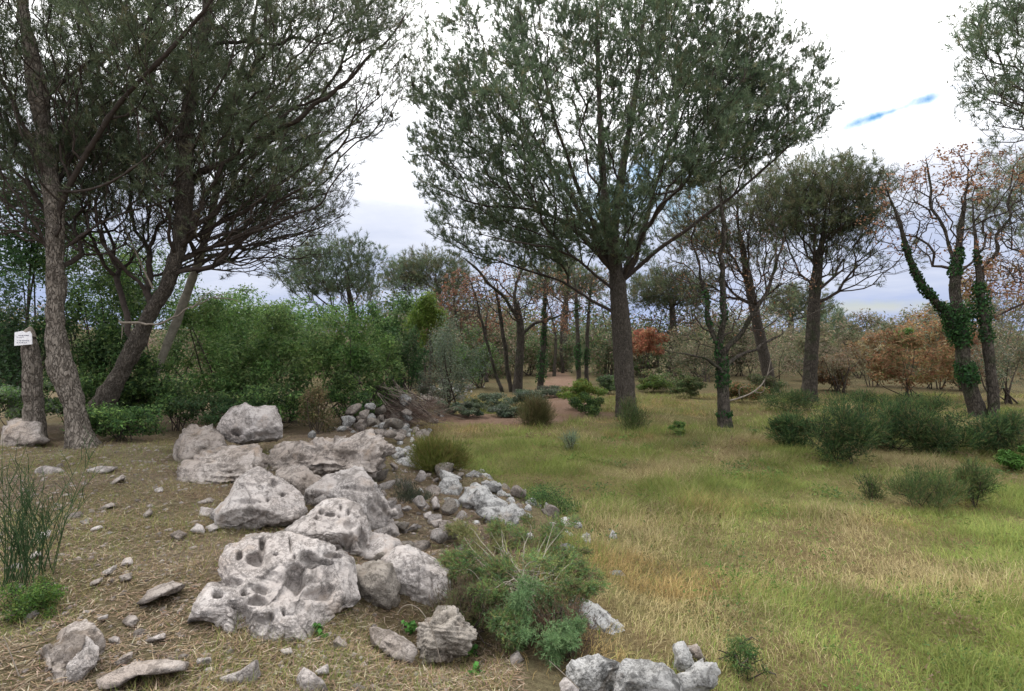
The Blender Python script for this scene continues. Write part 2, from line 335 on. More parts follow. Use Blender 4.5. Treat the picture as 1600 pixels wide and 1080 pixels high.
def rock(label, poly, D=None, depth=0.3, shear=0.5, mat='rock', sub=4, rough=0.05, strata=0.0, pits=(), cuts=5, p=2.6, seed=0, name='boulder', group=None, ofs=0.5, cat='rock', frag=None):
    """a boulder: outline seen from the path, real depth and thickness, carved pits, ledges and broken faces"""
    rg = np.random.default_rng(seed+101); frag = {'rock': 0.24, 'rockl': 0.75, 'rockw': 0.7, 'rockd': 0.8}[mat] if frag is None else frag
    P = np.array(poly, float); c = np.array([(P[:, 0].min()+P[:, 0].max())/2, (P[:, 1].min()+P[:, 1].max())/2])*0.4+P.mean(0)*0.6
    if D is None: D = hit(P[:, 0].mean(), P[:, 1].max()-3)+depth*ofs
    k = D/F; Q = (P-c)*k*1.09; Q[:, 1] *= -1
    th = np.linspace(-math.pi, math.pi, 241); R = poly_radius(Q, th); R[-1] = R[0]
    R = (np.roll(R[:-1], 1)+2*R[:-1]+np.roll(R[:-1], -1))/4; R = np.append(R, R[0])
    V, T = ico(6 if sub == 5 else 7 if seed == 9 else sub); s = np.minimum(np.hypot(V[:, 0], V[:, 1]), 1); t = np.arctan2(V[:, 1], V[:, 0])
    rr = np.interp(t, th, R); size = R.mean()
    u = s*rr*np.cos(t); v = s*rr*np.sin(t); w = np.sign(V[:, 2])*depth*(1-s**p)**(1/p)
    L = np.stack([u, w, v], 1)
    for _ in range(cuts):                    # broken flat faces, only towards the inside so the outline stays
        n = unit(rg.normal(size=3)*np.array([1, 1.3, 1])); e = (L@n); lim = np.quantile(e, rg.uniform(0.84, 0.95))
        L = L - np.maximum(e-lim, 0)[:, None]*n*0.85
    nrm = unit(L/np.array([size, depth, size])**2)
    q = L/max(size, 0.05)+seed*3.7
    amp = rough*size*(1.15 if mat == 'rock' else 1.45)
    dsp = amp*(fbm(q*1.6, 3, seed)*1.0) + amp*0.55*(0.5-np.abs(fbm(q*3.4, 3, seed+5)))
    dsp = dsp + amp*0.34*fbm(q*9, 4, seed+9, 0.6)
    crk = np.exp(-(fbm(q*1.15+7, 3, seed+21)/0.045)**2)+0.7*np.exp(-(fbm(q*2.1+3, 3, seed+27)/0.05)**2); dsp = dsp-crk*amp*0.55
    if strata > 0:
        zz = (L[:, 2]+0.25*L[:, 0]*rg.uniform(-1, 1)+0.06*size*fbm(q*2, 2, seed+3))/(0.16*size)
        fr = zz-np.floor(zz); dsp = dsp + strata*size*(sstep(0, 0.8, fr)-sstep(0.8, 1, fr)-0.4+0.35*vnoise(np.stack([np.floor(zz), q[:, 0], q[:, 1]], 1)*1.3, seed))
    cells = L[rg.integers(len(L), size=int(26+40*frag))]; ds = np.stack([((L-cc)**2).sum(1) for cc in cells], 1)+0; ci = ds.argmin(1)
    tl = rg.normal(size=(len(cells), 3))*0.55; off = rg.normal(size=len(cells))*0.05*size
    jag = (off[ci]+((L-cells[ci])*tl[ci]).sum(1)*0.45)*frag
    L = L + nrm*(dsp+jag)[:, None]
    # scattered small solution pits
    for _ in range(int(10*rough/0.05)):
        i = rg.integers(len(L)); r = size*rg.uniform(0.05, 0.13)
        g = np.exp(-((L-L[i])**2).sum(1)/(r*r)); L = L - nrm*(g*r*0.7)[:, None]
    L[:, 1] += shear*L[:, 2]
    for (px, py, rx, ry, dp) in pits:
        a = (L[:, 0]-(px-c[0])*k)/(rx*k); b = (L[:, 2]+(py-c[1])*k)/(ry*k)
        wq = np.stack([L[:, 0], L[:, 2], np.full(len(L), px)], 1)*(22/max(size, .2)); a = a*1.15+0.45*vnoise(wq*.35, seed); b = b*1.15+0.45*vnoise(wq*.35+31, seed)
        dp = dp*(1.0 if rx < 9 else 0.6); g = 1/(1+np.exp((np.sqrt(a*a+b*b)-1)*7)); front = V[:, 2] < 0.25
        L[:, 1] += np.where(front, g*dp, 0); L[:, 2] -= np.where(front, g*dp*0.5, 0)
    C = at(c[0], c[1], D); ray = unit(C-np.array([0, 0, CZ]))
    Wd = C + L[:, 0:1]*np.array([1, 0, 0]) + L[:, 2:3]*np.array([0, 0, 1]) + L[:, 1:2]*ray
    base = np.array([C[0], C[1], Wd[:, 2].min()])
    o = obj(name, mesh(name, Wd-base, [T], M[mat], None, True), None, base)
    return tag(o, label, cat, group)
def Z3(*pts): return [(250+x/2.7, 620+y/2.7) for x, y in pts]
def Z7(*pts): return [(x/2.843, 700+y/2.843) for x, y in pts]
def Z8(*pts): return [(530+x/2.843, 700+y/2.843) for x, y in pts]
def Z9(*pts): return [(1060+x/2.843, 700+y/2.843) for x, y in pts]
def pit3(x, y, rx, ry, d): return (250+x/2.7, 620+y/2.7, rx/2.7, ry/2.7, d)
def rocks():
    rock('blocky pale boulder perched highest at the back of the boulder heap', Z3((252, 130), (265, 95), (300, 60), (360, 32), (400, 50), (480, 45), (500, 75), (538, 125), (530, 170), (450, 180), (380, 190), (320, 198), (290, 195), (250, 160)), D=8.3, depth=0.42, shear=0.25, sub=5, rough=0.055, cuts=7, seed=1, pits=[pit3(325, 150, 22, 14, 0.16), pit3(370, 110, 12, 25, 0.05), pit3(450, 165, 90, 22, 0.12)])
    rock('low knobbly rock left of the perched boulder', Z3((60, 215), (95, 155), (130, 130), (200, 130), (255, 160), (265, 215), (190, 235), (140, 275), (90, 280), (65, 250)), D=8.0, depth=0.4, shear=0.9, mat='rockl', sub=4, rough=0.09, seed=2)
    rock('long flat layered ledge sloping down at the left of the heap', Z3((100, 300), (180, 250), (300, 205), (440, 195), (480, 240), (450, 315), (330, 350), (250, 385), (130, 400), (95, 370)), D=7.1, depth=0.5, shear=1.1, mat='rockl', sub=5, rough=0.05, strata=0.085, seed=3, pits=[pit3(230, 375, 60, 12, 0.1)])
    rock('broad cracked layered outcrop across the top of the heap', Z3((435, 205), (560, 180), (640, 205), (750, 190), (870, 155), (930, 165), (960, 210), (990, 300), (985, 350), (960, 400), (920, 385), (870, 340), (760, 330), (680, 350), (600, 310), (480, 305), (435, 260)), D=7.0, depth=0.55, shear=0.7, mat='rockl', sub=6, rough=0.085, strata=0.10, cuts=6, seed=4, pits=[pit3(660, 230, 40, 14, 0.08), pit3(560, 265, 80, 10, 0.08), pit3(890, 290, 30, 40, 0.12), pit3(760, 260, 25, 35, 0.1)])
    rock('smooth rounded whitish boulder with one slot like a mouth', Z3((238, 495), (300, 420), (320, 370), (345, 335), (420, 308), (460, 335), (500, 330), (550, 370), (605, 430), (598, 490), (545, 560), (440, 590), (340, 575), (255, 545)), D=5.25, depth=0.36, shear=0.5, sub=5, rough=0.05, cuts=5, seed=5, pits=[pit3(370, 445, 46, 9, 0.07), pit3(510, 415, 9, 8, 0.06), pit3(445, 490, 6, 6, 0.04), pit3(475, 370, 16, 20, 0.05), pit3(450, 440, 6, 6, 0.04), pit3(300, 520, 60, 25, 0.05)])
    rock('small reddish stained rock wedged behind the smooth rounded boulder', Z3((488, 330), (520, 300), (570, 292), (640, 330), (685, 350), (655, 400), (620, 440), (580, 420), (520, 360)), D=6.1, depth=0.25, shear=0.6, mat='rockl', rough=0.07, seed=6)
    rock('big square topped boulder on the right of the heap', Z3((605, 440), (650, 390), (700, 345), (800, 325), (860, 320), (900, 355), (950, 425), (962, 500), (985, 570), (920, 600), (850, 575), (760, 540), (680, 520), (610, 480)), D=5.7, depth=0.42, shear=0.6, sub=5, rough=0.075, strata=0.02, cuts=7, seed=7, pits=[pit3(650, 440, 40, 25, 0.1), pit3(910, 520, 60, 80, 0.14), pit3(800, 390, 50, 8, 0.04), pit3(880, 400, 60, 8, 0.04)])
    rock('pitted boulder leaning between the rounded and square topped boulders', Z3((540, 565), (610, 510), (680, 455), (770, 440), (850, 470), (862, 560), (862, 620), (825, 670), (760, 665), (700, 640), (620, 620), (560, 600)), D=4.75, depth=0.32, shear=0.85, sub=6, rough=0.07, cuts=5, seed=8, pits=[pit3(680, 490, 16, 10, 0.06), pit3(715, 500, 20, 8, 0.06), pit3(660, 515, 12, 7, 0.05), pit3(760, 470, 7, 12, 0.05), pit3(790, 490, 7, 14, 0.05), pit3(790, 545, 26, 14, 0.07), pit3(780, 620, 22, 40, 0.12), pit3(845, 600, 20, 45, 0.1), pit3(750, 510, 5, 5, 0.03)])
    rock('large hollowed limestone boulder with pits in the left foreground', Z3((88, 855), (130, 815), (200, 790), (262, 782), (235, 740), (238, 680), (290, 640), (335, 630), (360, 595), (420, 580), (450, 575), (530, 558), (620, 600), (700, 625), (760, 655), (812, 690), (820, 790), (818, 850), (770, 880), (720, 905), (650, 940), (590, 985), (520, 990), (480, 1015), (400, 1032), (375, 1000), (300, 985), (250, 940), (180, 930), (110, 945)), D=3.72, depth=0.34, shear=1.15, sub=6, rough=0.05, cuts=3, p=3.2, seed=9,
         pits=[pit3(395, 690, 38, 26, 0.16), pit3(330, 675, 14, 18, 0.08), pit3(425, 635, 14, 50, 0.07), pit3(300, 790, 60, 14, 0.10), pit3(250, 832, 22, 13, 0.08), pit3(135, 855, 7, 10, 0.05), pit3(425, 815, 26, 16, 0.09), pit3(415, 857, 34, 16, 0.10), pit3(355, 830, 15, 10, 0.06), pit3(565, 770, 38, 52, 0.17), pit3(620, 690, 38, 32, 0.14), pit3(680, 700, 55, 12, 0.10), pit3(740, 670, 45, 12, 0.08), pit3(670, 830, 60, 26, 0.12), pit3(440, 930, 32, 14, 0.07), pit3(350, 930, 40, 55, 0.14), pit3(455, 920, 18, 12, 0.06), pit3(485, 670, 11, 5, 0.04), pit3(545, 620, 5, 40, 0.035), pit3(560, 680, 7, 12, 0.04), pit3(780, 870, 40, 14, 0.1), pit3(510, 900, 7, 16, 0.04), pit3(320, 880, 6, 14, 0.04), pit3(500, 800, 90, 60, 0.05)])
    rock('pale slab lying just right of the hollowed boulder', Z3((835, 670), (858, 570), (940, 585), (1010, 615), (1024, 660), (1000, 700), (920, 705), (860, 695)), D=4.75, depth=0.3, shear=0.9, sub=4, rough=0.05, seed=10, pits=[pit3(1005, 650, 20, 30, 0.06)])
    rock('big smooth faced upright boulder overhanging a dark hollow', Z3((950, 700), (1010, 650), (1080, 645), (1170, 700), (1212, 745), (1208, 860), (1140, 925), (1080, 940), (1000, 900), (955, 850)), D=4.35, depth=0.34, shear=0.25, sub=5, rough=0.04, cuts=7, seed=11, pits=[pit3(1090, 760, 5, 60, 0.02), pit3(1140, 800, 5, 60, 0.02), pit3(1060, 905, 90, 16, 0.06)])
    rock('dark mossy block beside the big smooth faced boulder', Z3((812, 740), (880, 708), (940, 710), (988, 770), (1004, 860), (955, 900), (880, 885), (820, 825)), D=4.15, depth=0.3, shear=0.3, mat='rockd', sub=4, rough=0.07, seed=12, pits=[pit3(870, 720, 30, 8, 0.06)])
    rock('brown angular rock in front of the dark hollow', Z8((325, 800), (360, 745), (440, 715), (510, 725), (545, 770), (610, 850), (590, 900), (500, 945), (450, 955), (370, 950), (330, 900)), D=3.55, depth=0.2, shear=0.5, mat='rockd', sub=5, rough=0.07, strata=0.04, cuts=8, seed=13)
    rock('low wedge shaped rock half sunk in grass below the hollow', Z8((75, 825), (150, 800), (250, 840), (330, 890), (300, 955), (240, 950), (180, 900)), depth=0.2, shear=0.8, mat='rockl', sub=4, rough=0.05, seed=14)
    rock('flat topped grey stone with black spots on the wall end', Z8((1018, 970), (1040, 930), (1150, 928), (1268, 970), (1245, 1060), (1190, 1110), (1080, 1110), (1020, 1040)), D=3.3, depth=0.22, shear=0.5, mat='rockw', sub=5, rough=0.05, seed=15)
    rock('white lichen covered stone at the bottom edge of the wall', Z8((1235, 1090), (1262, 960), (1330, 955), (1440, 968), (1512, 1050), (1525, 1120), (1400, 1150), (1240, 1140)), D=3.05, depth=0.2, shear=0.5, mat='rockw', sub=4, rough=0.07, seed=16)
    rock('long grey slab sloping down to the grass beside the juniper', Z8((1035, 690), (1060, 672), (1100, 690), (1190, 740), (1250, 800), (1305, 870), (1315, 925), (1230, 930), (1150, 905), (1080, 830), (1045, 750)), D=4.15, depth=0.3, shear=0.7, mat='rockw', sub=5, rough=0.06, seed=17)
    rock('jagged white stone at the crest of the wall behind the juniper', Z8((545, 235), (560, 200), (600, 168), (650, 178), (692, 220), (755, 260), (710, 300), (640, 300), (570, 290)), D=6.6, depth=0.25, shear=0.5, mat='rockw', sub=4, rough=0.12, seed=18)
    rock('lumpy white stone half hidden by the juniper', Z8((635, 290), (700, 270), (780, 262), (850, 295), (865, 335), (820, 365), (740, 378), (680, 350)), D=6.2, depth=0.25, shear=0.6, mat='rockw', sub=4, rough=0.12, seed=19)
    rock('dark grey round stone in the wall under the flat cap stone', Z8((412, 170), (460, 140), (520, 138), (562, 185), (545, 225), (450, 235), (418, 205)), D=7.3, depth=0.25, shear=0.4, mat='rockw', sub=4, rough=0.07, seed=20)
    rock('thin flat cap stone on the crest of the wall', Z8((415, 105), (430, 92), (475, 108), (535, 130), (530, 150), (450, 138)), D=7.5, depth=0.2, shear=1.0, mat='rockw', rough=0.05, seed=21)
    rock('tall pale stone leaning in the wall rubble', Z8((448, 265), (490, 235), (545, 235), (552, 280), (520, 325), (480, 330), (455, 300)), D=6.6, depth=0.22, shear=0.4, mat='rockw', rough=0.06, seed=22)
    rock('pale angular stone lowest in the wall rubble', Z8((340, 345), (380, 332), (455, 378), (465, 410), (420, 438), (370, 410)), D=6.0, depth=0.18, shear=0.5, rough=0.06, seed=23)
    rock('jagged white stones topping the wall beside the yellow green bush', Z8((240, 60), (290, 30), (340, 48), (388, 85), (378, 120), (300, 120), (250, 100)), D=8.6, depth=0.3, shear=0.5, mat='rockw', sub=4, rough=0.13, seed=30)
    rock('small dark jagged stone where the wall meets the outcrop', Z8((230, 15), (260, 0), (300, 12), (310, 40), (260, 55), (235, 45)), D=9.0, depth=0.25, shear=0.5, mat='rockw', sub=4, rough=0.1, seed=31)
    for i, pl in enumerate([((355, 255), (380, 240), (407, 270), (382, 292)), ((408, 235), (428, 213), (447, 270), (420, 288)), ((362, 298), (405, 284), (412, 315), (375, 328)), ((345, 435), (372, 412), (412, 440), (402, 470), (360, 465)), ((243, 392), (278, 373), (302, 410), (272, 432)), ((293, 422), (340, 406), (352, 430), (310, 442)), ((400, 330), (450, 318), (470, 350), (420, 358)), ((420, 470), (455, 478), (470, 510), (430, 500)), ((215, 280), (250, 268), (265, 300), (225, 310))]):
        rock('small pale stone lying loose in the wall rubble', Z8(*pl), D=6.3-i*0.12, depth=0.12, shear=0.4, rough=0.06, sub=3, seed=40+i, name='stone', group='loose rubble stones of the wall')
    rock('knobbly pale stone at the foot of the wall end in the grass', Z9((-12, 890), (25, 866), (62, 940), (72, 985), (30, 1005), (-10, 990)), D=3.5, depth=0.12, shear=0.5, mat='rockw', rough=0.07, seed=50)
    rock('pinkish stone tucked behind the knobbly pale stone', Z9((48, 892), (90, 888), (122, 945), (75, 962)), D=3.65, depth=0.1, shear=0.5, mat='rockl', rough=0.06, seed=51)
    rock('rightmost pale stone of the wall, by green weeds', Z9((-5, 1010), (60, 1000), (110, 970), (170, 963), (188, 1010), (155, 1075), (70, 1100), (0, 1090)), D=3.15, depth=0.16, shear=0.5, mat='rockw', rough=0.09, sub=4, seed=52)
    rock('bluish white flat stone shard at the bottom edge', Z8((980, 1060), (1005, 1028), (1070, 1085), (1060, 1110), (990, 1100)), D=2.95, depth=0.06, shear=0.6, mat='rock', rough=0.02, sub=3, seed=53, name='stone')
    rock('small white stone under the juniper', Z8((752, 945), (795, 903), (818, 950), (790, 985), (760, 975)), D=3.5, depth=0.08, shear=0.4, rough=0.06, sub=3, seed=54, name='stone')
    # bank on the left
    rock('long mossy sloping outcrop in the bottom left corner', Z7((-10, 1150), (20, 1075), (80, 990), (180, 890), (300, 815), (400, 798), (435, 840), (445, 920), (380, 980), (300, 1100), (100, 1160)), depth=0.3, D=3.1, shear=0.9, mat='rockl', sub=5, rough=0.06, cuts=6, seed=60, pits=[(85, 1000, 20, 9, 0.06), (55, 1040, 12, 16, 0.05)])
    rock('upright grey slab leaning on the mossy corner outcrop', Z7((265, 1060), (290, 940), (372, 850), (425, 905), (412, 975), (355, 1030), (330, 1110), (270, 1110)), D=2.95, depth=0.16, shear=0.6, mat='rock', sub=5, rough=0.05, cuts=7, seed=61)
    rock('long narrow rock lying flat at the bottom left', Z7((418, 1035), (460, 992), (600, 962), (700, 953), (818, 957), (815, 1000), (700, 1015), (600, 1020), (500, 1080), (425, 1085)), depth=0.14, shear=1.0, mat='rockl', sub=4, rough=0.05, seed=62, ofs=0.3)
    rock('pale wedge stone in the grass at the bottom edge', Z7((970, 1030), (1060, 1000), (1130, 948), (1148, 1045), (1060, 1062), (990, 1055)), depth=0.12, shear=0.6, rough=0.05, sub=4, seed=63, ofs=0.3)
    rock('flat buff rock left of the hollowed boulder', Z7((605, 695), (660, 638), (740, 602), (825, 618), (790, 645), (700, 668), (640, 700)), depth=0.2, shear=1.2, mat='rockl', rough=0.05, sub=4, seed=64, ofs=0.3)
    rock('split pale shard with sharp edges at the bottom edge', Z7((1285, 1085), (1350, 980), (1372, 1000), (1415, 1020), (1450, 1090), (1380, 1110)), depth=0.08, D=2.75, shear=0.6, mat='rock', rough=0.04, sub=4, cuts=9, seed=65)
    flat = [((530, 780), (560, 752), (622, 758), (580, 805)), ((432, 562), (512, 522), (503, 556), (450, 574)), ((513, 532), (540, 498), (603, 483), (582, 524)), ((742, 392), (790, 367), (823, 390), (790, 418)), ((838, 372), (870, 338), (908, 350), (902, 388)), ((878, 302), (890, 263), (962, 278), (962, 315)), ((868, 242), (942, 218), (952, 242), (880, 254)), ((632, 862), (722, 826), (728, 852), (650, 874)), ((858, 972), (870, 943), (928, 938), (928, 973)), ((492, 962), (583, 902), (578, 942), (510, 970)), ((148, 97), (190, 82), (272, 88), (284, 112), (160, 128)), ((378, 102), (440, 82), (522, 88), (470, 113), (390, 118)), ((422, 272), (522, 232), (522, 252), (440, 283)), ((158, 387), (222, 367), (202, 412), (160, 418)), ((92, 492), (182, 452), (203, 470), (110, 504)), ((358, 622), (452, 572), (442, 597), (370, 633)), ((388, 362), (467, 337), (462, 357), (395, 378)), ((328, 332), (392, 317), (387, 348)), ((1467, 872), (1500, 843), (1533, 870), (1527, 903), (1480, 908)), ((1393, 1002), (1450, 968), (1457, 1012), (1400, 1024)), ((900, 360), (950, 335), (975, 355), (930, 380)), ((520, 575), (570, 560), (580, 585), (530, 600)), ((1240, 905), (1285, 893), (1300, 925), (1250, 930)), ((680, 185), (715, 175), (725, 195), (690, 205)), ((630, 300), (660, 270), (675, 290), (640, 320)), ((420, 760), (470, 745), (465, 768), (425, 778)), ((470, 855), (520, 838), (525, 880), (480, 880)), ((480, 160), (540, 115), (560, 130), (500, 165))]
    for i, pl in enumerate(flat):
        rock('flat pale stone embedded in the bare bank on the left', Z7(*pl), depth=0.1, shear=0.9, mat='rock' if i % 3 else 'rockl', rough=0.05, sub=3, seed=70+i, name='stone', group='flat stones on the left bank', ofs=0.3)
    rock('buff earthy rock shelf at the left edge under the pines', [(-30, 700), (0, 672), (30, 655), (60, 662), (70, 690), (30, 700)], depth=0.4, shear=1.0, mat='rockl', rough=0.07, sub=4, seed=110)
rocks()
def stones():
    protos = []
    for k in range(8):
        rg = np.random.default_rng(900+k); V, T = ico(3); L = V*rg.uniform(0.6, 1.2, 3)*np.array([1.1, 0.9, 0.6])
        for _ in range(11):
            n = unit(rg.normal(size=3)); e = L@n; lim = np.quantile(e, rg.uniform(0.75, 0.92)); L = L-np.maximum(e-lim, 0)[:, None]*n
        L = L+unit(L)*(0.07*fbm(L*2+k*9, 3, k))[:, None]; L[:, 2] -= L[:, 2].min()*0.55
        for mt in ('rock', 'rockl', 'rockw', 'rockd'):
            protos.append((mt, mesh('stone', L, [T], M[mt], None, True)))
    def pick(mt, rg): c = [m for a, m in protos if a in mt]; return c[rg.integers(len(c))]
    def put(x, y, dz, s, mt, label, group, rg, name='stone'):
        o = obj(name, pick(mt, rg), None, (x, y, H(x, y)+dz)); o.scale = s*rg.uniform(0.75, 1.3, 3)
        o.rotation_euler = (rg.uniform(-.5, .5), rg.uniform(-.5, .5), rg.uniform(0, 6.3)); tag(o, label, 'stone', group)
    rg = np.random.default_rng(5)
    for i in range(44):                       # rubble of the tumbled wall, near stretch
        y = rg.uniform(4.9, 13.5); x = wall_x(y)+rg.normal(-0.25, 0.3)-0.12
        put(x, y, rg.uniform(-0.07, 0.06), rg.uniform(0.06, 0.22), ('rockw', 'rockd', 'rockl'), 'grey white rubble stone of the tumbled wall along the clearing', 'rubble stones of the near wall', rg)
    for i in range(55):                      # wall running back past the brush heap
        y = rg.uniform(12.5, 26); x = wall_x(y)+rg.normal(-0.3, 0.45)
        put(x, y, rg.uniform(0, 0.5)*sstep(0.9, 0.1, abs(x-wall_x(y)+0.3)), rg.uniform(0.10, 0.24), ('rockw', 'rockd', 'rockl'), 'grey stone in the collapsed wall behind the brush heap', 'stones of the far wall', rg)
    for i in range(42):                       # heap behind the outcrop
        x = rg.normal(-2.9, 0.5); y = rg.normal(11.0, 0.6)
        put(x, y, max(0, rg.uniform(-.05, 0.4)-0.25*abs(x+2.9)), rg.uniform(0.09, 0.2), ('rockw', 'rockd', 'rockl'), 'grey rubble stone heaped between the outcrop and the brush heap', 'rubble heap stones', rg)
    for i in range(62):                       # wedged between the boulders of the heap and towards the wall
        px, py = (rg.uniform(590, 730), rg.uniform(725, 870)) if i < 40 else (rg.uniform(430, 620), rg.uniform(740, 900))
        D = hit(px, py); x = (px-800)/F*D
        put(x, D, rg.uniform(-0.02, 0.08), rg.uniform(0.06, 0.15), ('rock', 'rockl', 'rockd'), 'rough stone wedged among the boulders of the heap', 'stones wedged in the boulder heap', rg)
    n = 0
    while n < 50:                            # scattered on the bank
        D = rg.uniform(2.6, 8.5); px = rg.uniform(-20, 640); x = (px-800)/F*D
        if x > wall_x(D)-0.5: continue
        n += 1
        put(x, D, -0.005, rg.uniform(0.012, 0.05)*(1+D/12), ('rock', 'rockl'), 'small loose stone scattered on the bare left bank', 'loose stones on the left bank', rg)
    # smaller rubble between the wall stones
    V, T = ico(2); m = 420; y = rg.uniform(5.8, 26, m); y[:60] = rg.uniform(5.6, 12, 60); x = wall_x(y)+rg.normal(-0.3, 0.4, m); s = rg.uniform(0.03, 0.09, m)
    A = V[None]*s[:, None, None]*rg.uniform(0.5, 1.3, (m, 1, 3)); A = A+rg.normal(0, .1, (m, len(V), 1))*A; 
    for _ in range(6):
        nn = unit(rg.normal(size=(m, 1, 3))); ee = (A*nn).sum(2, keepdims=True); A = A-np.maximum(ee-s[:, None, None]*.55, 0)*nn
    A = A+np.stack([x, y, Hs(x, y)+s*.05], 1)[:, None]; fa = (T[None]+np.arange(m)[:, None, None]*len(V)).reshape(-1, 3)
    tag(obj('wall_rubble', mesh('wall_rubble', A.reshape(-1, 3), [fa], M['rockw'])), 'small broken stones filling the gaps of the tumbled wall', 'rubble', kind='stuff')
    # gravel too small to count
    V, T = ico(1); m = 4500; D = rg.uniform(2.4, 9, m); x = (rg.uniform(-40, 760, m)-800)/F*D
    ok = (x < wall_x(D)+0.35); D, x = D[ok], x[ok]; m = len(D); s = 0.004+0.02*rg.random(m)**2.5*(0.7+D/8)
    z = Hs(x, D); A = V[None]*s[:, None, None]*rg.uniform(0.5, 1.4, (m, 1, 3))*np.array([1, 1, .6])+np.stack([x, D, z], 1)[:, None]
    A = A+rg.normal(0, 0.12, A.shape)*s[:, None, None]
    fa = (T[None]+np.arange(m)[:, None, None]*len(V)).reshape(-1, 3)
    tag(obj('gravel', mesh('gravel', A.reshape(-1, 3), [fa], M['rockl'])), 'fine pale gravel and stone chips strewn over the bank', 'gravel', kind='stuff')
stones()
# ------------------------------------------------------------------ foliage builders
def basis(d):
    a = np.where(np.abs(d[:, 2:3]) < 0.9, np.array([[0, 0, 1.]]), np.array([[1., 0, 0]]))
    u = unit(np.cross(d, a)); return u, np.cross(d, u)
def needles(c, d, n, length, width, spread, rg, up=0.15, along=None):
    """tufts of single triangles: c, d (m,3) positions and directions"""
    m = len(c); C = np.repeat(c, n, 0); Dd = np.repeat(d, n, 0)
    r = unit(rg.normal(size=(m*n, 3))); v = unit(Dd+r*spread+np.array([0, 0, up])); ln = length*rg.uniform(0.6, 1.15, (m*n, 1))
    s = unit(np.cross(v, rg.normal(size=(m*n, 3))))*width*0.5
    C = C+Dd*(rg.uniform(-0.5, 0.5, (m*n, 1))*length*0.5 if along is None else rg.uniform(0, 1, (m*n, 1))*along)
    V = np.stack([C-s, C+s, C+v*ln], 1).reshape(-1, 3)
    return V, np.arange(m*n*3).reshape(-1, 3)
def leaves(c, nrm, size, rg, aspect=0.5, tri=False):
    """rhombic leaves of two triangles, folded a little along the midrib"""
    m = len(c); n = unit(nrm+rg.normal(size=(m, 3))*0.9); u, v = basis(n); a = rg.uniform(0, 6.283, (m, 1))
    t = u*np.cos(a)+v*np.sin(a); b = np.cross(n, t); s = size*rg.uniform(0.6, 1.3, (m, 1))
    if tri:
        V = np.stack([c-t*s*0.5-b*s*aspect*0.45, c-t*s*0.35+b*s*aspect*0.6, c+t*s*0.62], 1).reshape(-1, 3); return V, np.arange(m*3).reshape(-1, 3)
    V = np.stack([c-t*s*0.5, c+b*s*aspect*0.5+n*s*0.1, c+t*s*0.5, c-b*s*aspect*0.5+n*s*0.1], 1).reshape(-1, 3)
    i = np.arange(m)[:, None]*4
    return V, np.concatenate([i+np.array([[0, 1, 2]]), i+np.array([[0, 2, 3]])], 0)
def vcol(cols, per, rg, var=0.25, hue=0.08):
    """one colour per leaf (m,3) spread to its vertices"""
    m = len(cols); c = cols*rg.uniform(1-var, 1+var, (m, 1))*rg.uniform(1-hue, 1+hue, (m, 3))
    return np.repeat(c, per, 0)
def choose(pal, w, m, rg): return np.array(pal)[rg.choice(len(pal), m, p=np.array(w)/sum(w))]
def tube(P, R, sides=8):
    P = np.asarray(P, float); R = np.asarray(R, float); d = unit(np.gradient(P, axis=0)); u, v = basis(d)
    for i in range(1, len(P)):
        a = u[i-1]-d[i]*(u[i-1]@d[i]); u[i] = a/np.linalg.norm(a); v[i] = np.cross(d[i], u[i])
    a = np.linspace(0, 2*math.pi, sides, endpoint=False)
    V = (P[:, None]+R[:, None, None]*(np.cos(a)[None, :, None]*u[:, None]+np.sin(a)[None, :, None]*v[:, None])).reshape(-1, 3)
    i = np.arange((len(P)-1)*sides); r, k = i//sides, i % sides; k2 = (k+1) % sides
    return V, np.stack([r*sides+k, r*sides+k2, (r+1)*sides+k2, (r+1)*sides+k], 1)
def join(parts):
    V = []; Fq = []; o = 0
    for v, f in parts: V.append(v); Fq.append(f+o); o += len(v)
    return np.concatenate(V), np.concatenate(Fq)
def resample(P, step):
    P = np.asarray(P, float); s = np.concatenate([[0], np.cumsum(np.linalg.norm(np.diff(P, axis=0), axis=1))])
    n = max(2, int(s[-1]/step)+1); t = np.linspace(0, s[-1], n)
    Q = np.stack([np.interp(t, s, P[:, i]) for i in range(P.shape[1])], 1)
    for _ in range(3): Q[1:-1] = (Q[:-2]+2*Q[1:-1]+Q[2:])/4
    return Q
